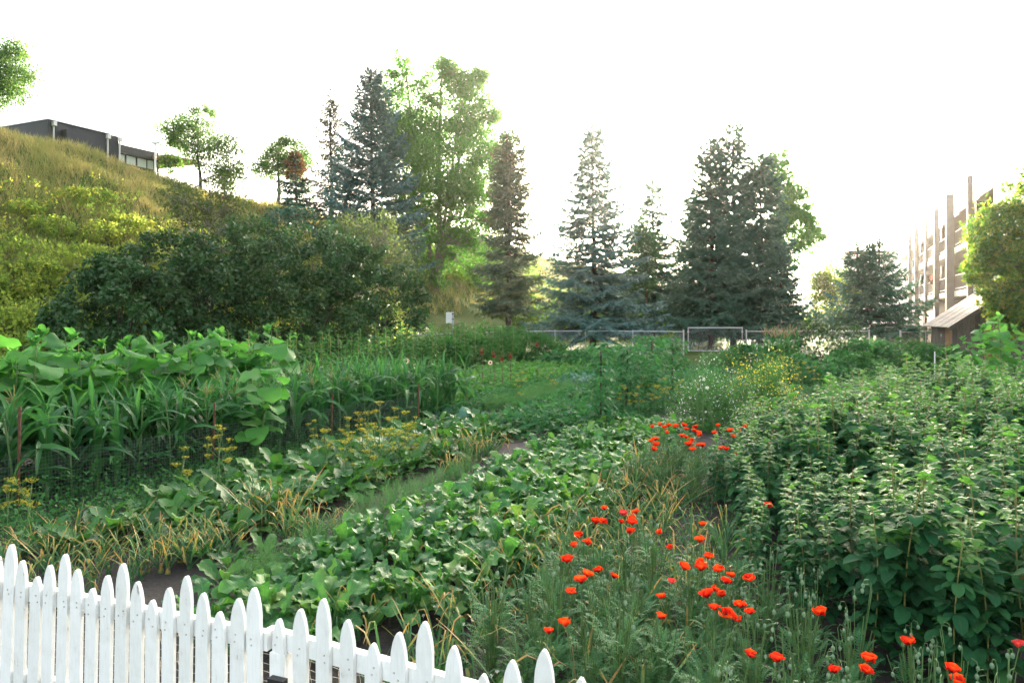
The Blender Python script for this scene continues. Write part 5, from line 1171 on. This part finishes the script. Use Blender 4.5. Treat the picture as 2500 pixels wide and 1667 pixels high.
# flowering bushes
def flower_bush(name, label, px, py, w, h, fm, nf, fs, cat="flower bush"):
    x, y, _ = P(px, py); t0 = thing(name, label, cat, (x, y, 0)); g = Geo(); n = 4200
    d = rdir(n, 0, 1); lump = lambda d: (.78 + .22 * np.sin(d[:, 0] * 5 + px) * np.sin(d[:, 1] * 4 + py) + .16 * np.sin(d[:, 0] * 11 + d[:, 1] * 9))[:, None]; p = d * np.array([w / 2, w / 2, h]) * U(.2, 1.03, n)[:, None] ** .5 * lump(d)
    g.scatter(DIA, p, basis(d + rdir(n) * .6 + np.array([0, 0, .6])), .07 * U(.6, 1.4, n)); ob("foliage", g.mesh("foliage", ML['dill']), t0)
    st = Geo()
    for q in range(60):
        e = rdir(1, .25, 1)[0] * np.array([w / 2, w / 2, h]) * U(.8, 1.05); st.tube([(e[0] * .3, e[1] * .3, 0), (e[0] * .75, e[1] * .75, e[2] * .6), tuple(e)], .003, 3, cap=False)
    ob("stems", st.mesh("stems", MP['stem']), t0)
    f = Geo(); d = rdir(nf, .15, 1); p = d * np.array([w / 2, w / 2, h]) * U(.8, 1.16, nf)[:, None] * lump(d); f.scatter(DIA, p, basis(rdir(nf, -.2, 1)), fs * U(.7, 1.3, nf)); ob("flowers", f.mesh("flowers", fm), t0)["kind"] = "stuff"
flower_bush("flowering_bush", "tall bush dotted with tiny white flowers behind the far poppies", 1745, 1040, 2.2, 1.4, ML['white_flower'], 900, .04)
flower_bush("flowering_bush", "bright yellow flowering mustard bush right of the white flowers", 1868, 1022, 1.9, 1.5, ML['yellow_flower'], 1300, .055)
flower_bush("flowering_bush", "grassy white-flecked weed clump at the fence left of wide gate", 1505, 905, 3.0, 1.1, ML['white_flower'], 160, .045)
flower_bush("flowering_bush", "pale feathery asparagus clump before the wide gate", 1640, 905, 2.0, .8, ML['dill'], 200, .06)
flower_bush("flowering_bush", "white-flecked daisy clump right under the wide gate", 1770, 905, 2.6, .9, ML['white_flower'], 200, .04)
# onion seed stalks
for k_, (px, py, h) in enumerate([(1715, 1062, 1.05), (1745, 1062, .9), (1705, 1066, .98)]):
    o = thing("seed_stalk", ["upright onion seed stalk with round pale head before white flowers", "leaning onion seed stalk with pale head, right one of three", "bare onion seed stalk, leftmost of three"][k_], "onion", P(px, py), 0, 1, "onion seed stalks", (0, [.02, -.16, -.03][k_]))
    ob("stalk", Geo().tube([(0, 0, 0), (0, 0, h * .5), (0, 0, h)], [.012, .014, .007], 6).mesh("stalk", MP['stem']), o)
    g = Geo(); g.scatter(DIA, rdir(70) * .025 + np.array([0, 0, h + .02]), basis(rdir(70)), .022); ob("seed_head", g.mesh("seed_head", ML['white_flower'] if k_ < 2 else MP['stem_y']), o)
# small block of ripe corn and fence-side bushes
CP_D = [[(("tassel", TASS_D, Matrix.Translation((0, 0, 1.2))) if p[0] == "tassel" else p) for p in corn_proto(1.35, 10, True)] for _ in range(3)]
for k_, (px, py) in enumerate(sorted([(1870, 925), (1885, 922), (1900, 925), (1915, 922), (1930, 925), (1892, 930), (1908, 932), (1922, 930), (1945, 928)])):
    spawn(CP_D[k_ % 3], "corn_plant", "corn stalk with dry tassel in the small far block, %s from left" % ORD(k_ + 1), "corn", P(px, py), U(0, 6), U(1.15, 1.3), "corn in the small far block")
for k_, (px, py, w, h, lab) in enumerate([(2010, 900, 3.6, 1.9, "large dark leafy shrub before the fence between the gates"), (2120, 905, 2.6, 1.2, "dark shrub below the narrow gate"), (2200, 900, 2.6, 1.1, "leafy squash mound right of the narrow gate"), (1840, 905, 2.2, 1.0, "low green shrub left of the small corn block"), (2080, 935, 2.6, .9, "low potato mound before the narrow gate"), (1980, 940, 2.4, .85, "low green mound right of the small corn block"), (2290, 915, 2.2, 1.1, "green shrub before the shed corner"), (1400, 905, 2.6, .75, "low green mound under the middle spruce"), (1580, 920, 2.6, .7, "low green mound under the fence middle")]):
    x, y, _ = P(px, py); shrub("fence_shrub", lab, x, y, w, 1.8, h, 1800, .15, ML['bean'] if k_ % 2 else ML['lilac'] if k_ == 0 else ML['ground_leaf'], group="shrubs along the chain link fence", clumps=60, spread=.22)
# big-leaved plant before the shed
SPB = [sun_proto(1.7, 15, .95) for _ in range(2)]
for k_, (px, py, s) in enumerate([(2400, 960, 1.1), (2440, 965, 1.28), (2475, 960, 1.1), (2350, 955, .9), (2425, 945, 1.2)]):
    spawn(SPB[k_ % 2], "sunflower", "big-leaved sunflower before the dark shed, %s from left" % ORD([2, 4, 5, 1, 3][k_]), "sunflower", P(px, py), U(0, 6), s, "sunflowers before the shed")
# cream sunflowers in bloom and amaranth plumes
def ray_bloom():
    g = Geo()
    for q in range(16):
        V, Fq, G = blade(3, 1, lambda t: .014 * sin(pi * (t * .9 + .08)) + .001, .062, lambda t: .25 - .3 * t); V, Fq, G = xf((V, Fq, G), LM((0, 0, 0), q / 16 * 2 * pi)); V = V + np.array([-sin(q / 16 * 2 * pi), cos(q / 16 * 2 * pi), 0]) * .028; g.add(V, Fq, 0, G)
    d = Geo().tube([(0, 0, -.01), (0, 0, .008), (0, 0, .016)], [.03, .034, .012], 10); return g.mesh("ray_petals", ML['cream_ray']), d.mesh("disc", MP['dark'])
RB = ray_bloom()
for k_, (px, py, pb, lab) in enumerate([(992, 882, 985, "cream sunflower with dark eye, left of the pair by corn"), (1013, 893, 985, "cream sunflower turned sideways, right of the pair by corn"), (1197, 885, 960, "small cream sunflower alone before the currant bushes")]):
    x, y, _ = P(px, pb); z = PD(px, py, y)[2]; o = thing("blooming_sunflower", lab, "sunflower", (x, y, 0), 0, 1, "cream sunflowers in bloom")
    ob("stem", Geo().tube([(0, 0, 0), (.02, .02, z * .5), (0, 0, z)], [.012, .01, .006], 6).mesh("stem", MP['stem']), o)
    T = Matrix.Translation((0, -.02, z)) @ Matrix.Rotation(1.25, 4, 'X') @ Matrix.Rotation([.1, 1.1, -.2][k_], 4, 'Y') @ Matrix.Scale([1.0, .9, .8][k_], 4)
    ob("ray_petals", RB[0], o, T); ob("disc", RB[1], o, T)
    for q in range(7): ob("leaf", SUN_LEAF[R_.integers(7)], o, LM((0, 0, z * (.3 + .08 * q)), q * 2.4, 0, 0, .62))
for k_, (px, py, pb) in enumerate([(1176, 862, 962), (1205, 870, 965), (1245, 872, 960), (1312, 845, 950), (1225, 880, 968)]):
    x, y, _ = P(px, pb); z = PD(px, py, y)[2]; o = thing("amaranth", "red-plumed amaranth before the currant bushes, %s from left" % ORD([1, 2, 4, 5, 3][k_]), "amaranth", (x, y, 0), 0, 1, "red amaranth plants")
    ob("stem", Geo().tube([(0, 0, 0), (.02, .02, z * .5), (0, 0, z)], [.012, .01, .006], 6).mesh("stem", MP['beet_stem']), o)
    g = Geo(); n = 70; q = U(0, 1, n); g.scatter(DIA, np.c_[R_.normal(0, .025, n), R_.normal(0, .025, n), z - .05 + .22 * q], basis(rdir(n, 0, 1)), .06 * (1.2 - q)); ob("plume", g.mesh("plume", ML['amaranth']), o)["kind"] = "stuff"
    for q in range(8): ob("leaf", SUN_LEAF[R_.integers(7)], o, LM((0, 0, z * (.25 + .08 * q)), q * 2.4, 0, 0, .5))
# white clover heads by the onions and thin white stakes
cl = [(1100, 1480), (1105, 1495), (1120, 1505), (1128, 1525), (1180, 1590), (1030, 1505), (1150, 1515), (1210, 1640), (1195, 1652)]
for k_, (px, py) in enumerate(sorted(cl)):
    o = thing("clover", "round white clover head between turnips and onions, %s from left" % ORD(k_ + 1), "clover", P(px, py, .15)[:2] + (0,), 0, 1, "white clover heads")
    ob("stem", Geo().tube([(0, 0, 0), (.01, 0, .15)], .0018, 4).mesh("stem", MP['stem']), o)
    g = Geo(); g.scatter(DIA, rdir(40, -.3, 1) * .009 + np.array([.01, 0, .155]), basis(rdir(40)), .009); ob("flower_head", g.mesh("flower_head", ML['white_flower']), o)
for k_, (px, py, h) in enumerate([(1848, 905, 1.1), (2282, 930, 1.0), (2385, 935, 1.0), (1563, 915, 1.0)]):
    o = thing("garden_stake", "thin pale stake " + ["left of the small corn block", "before the shed corner", "among the sunflowers by the shed", "behind the bean poles"][k_], "stake", P(px, py), 0, 1, "thin pale stakes")
    ob("rod", Geo().tube([(0, 0, 0), (0, 0, h)], .02, 6).mesh("rod", MP['white_paint']), o); ob("tip", Geo().tube([(0, 0, h), (0, 0, h + .02)], .022, 6).mesh("tip", MP['rust']), o)


# ---------------------------------------------------------------- haze: backlit summer air
hz = Geo().box((-420, -60, -3), (420, 900, 40)); m, nt = new_mat("thin_haze")
vp = N(nt, "ShaderNodeVolumePrincipled"); vp.inputs['Color'].default_value = (1, .97, .92, 1); vp.inputs['Density'].default_value = .00022; vp.inputs['Anisotropy'].default_value = .84
o = N(nt, "ShaderNodeOutputMaterial"); nt.links.new(vp.outputs[0], o.inputs['Volume'])
tag(ob("haze", hz.mesh("haze", m, smooth=False)), kind="stuff")
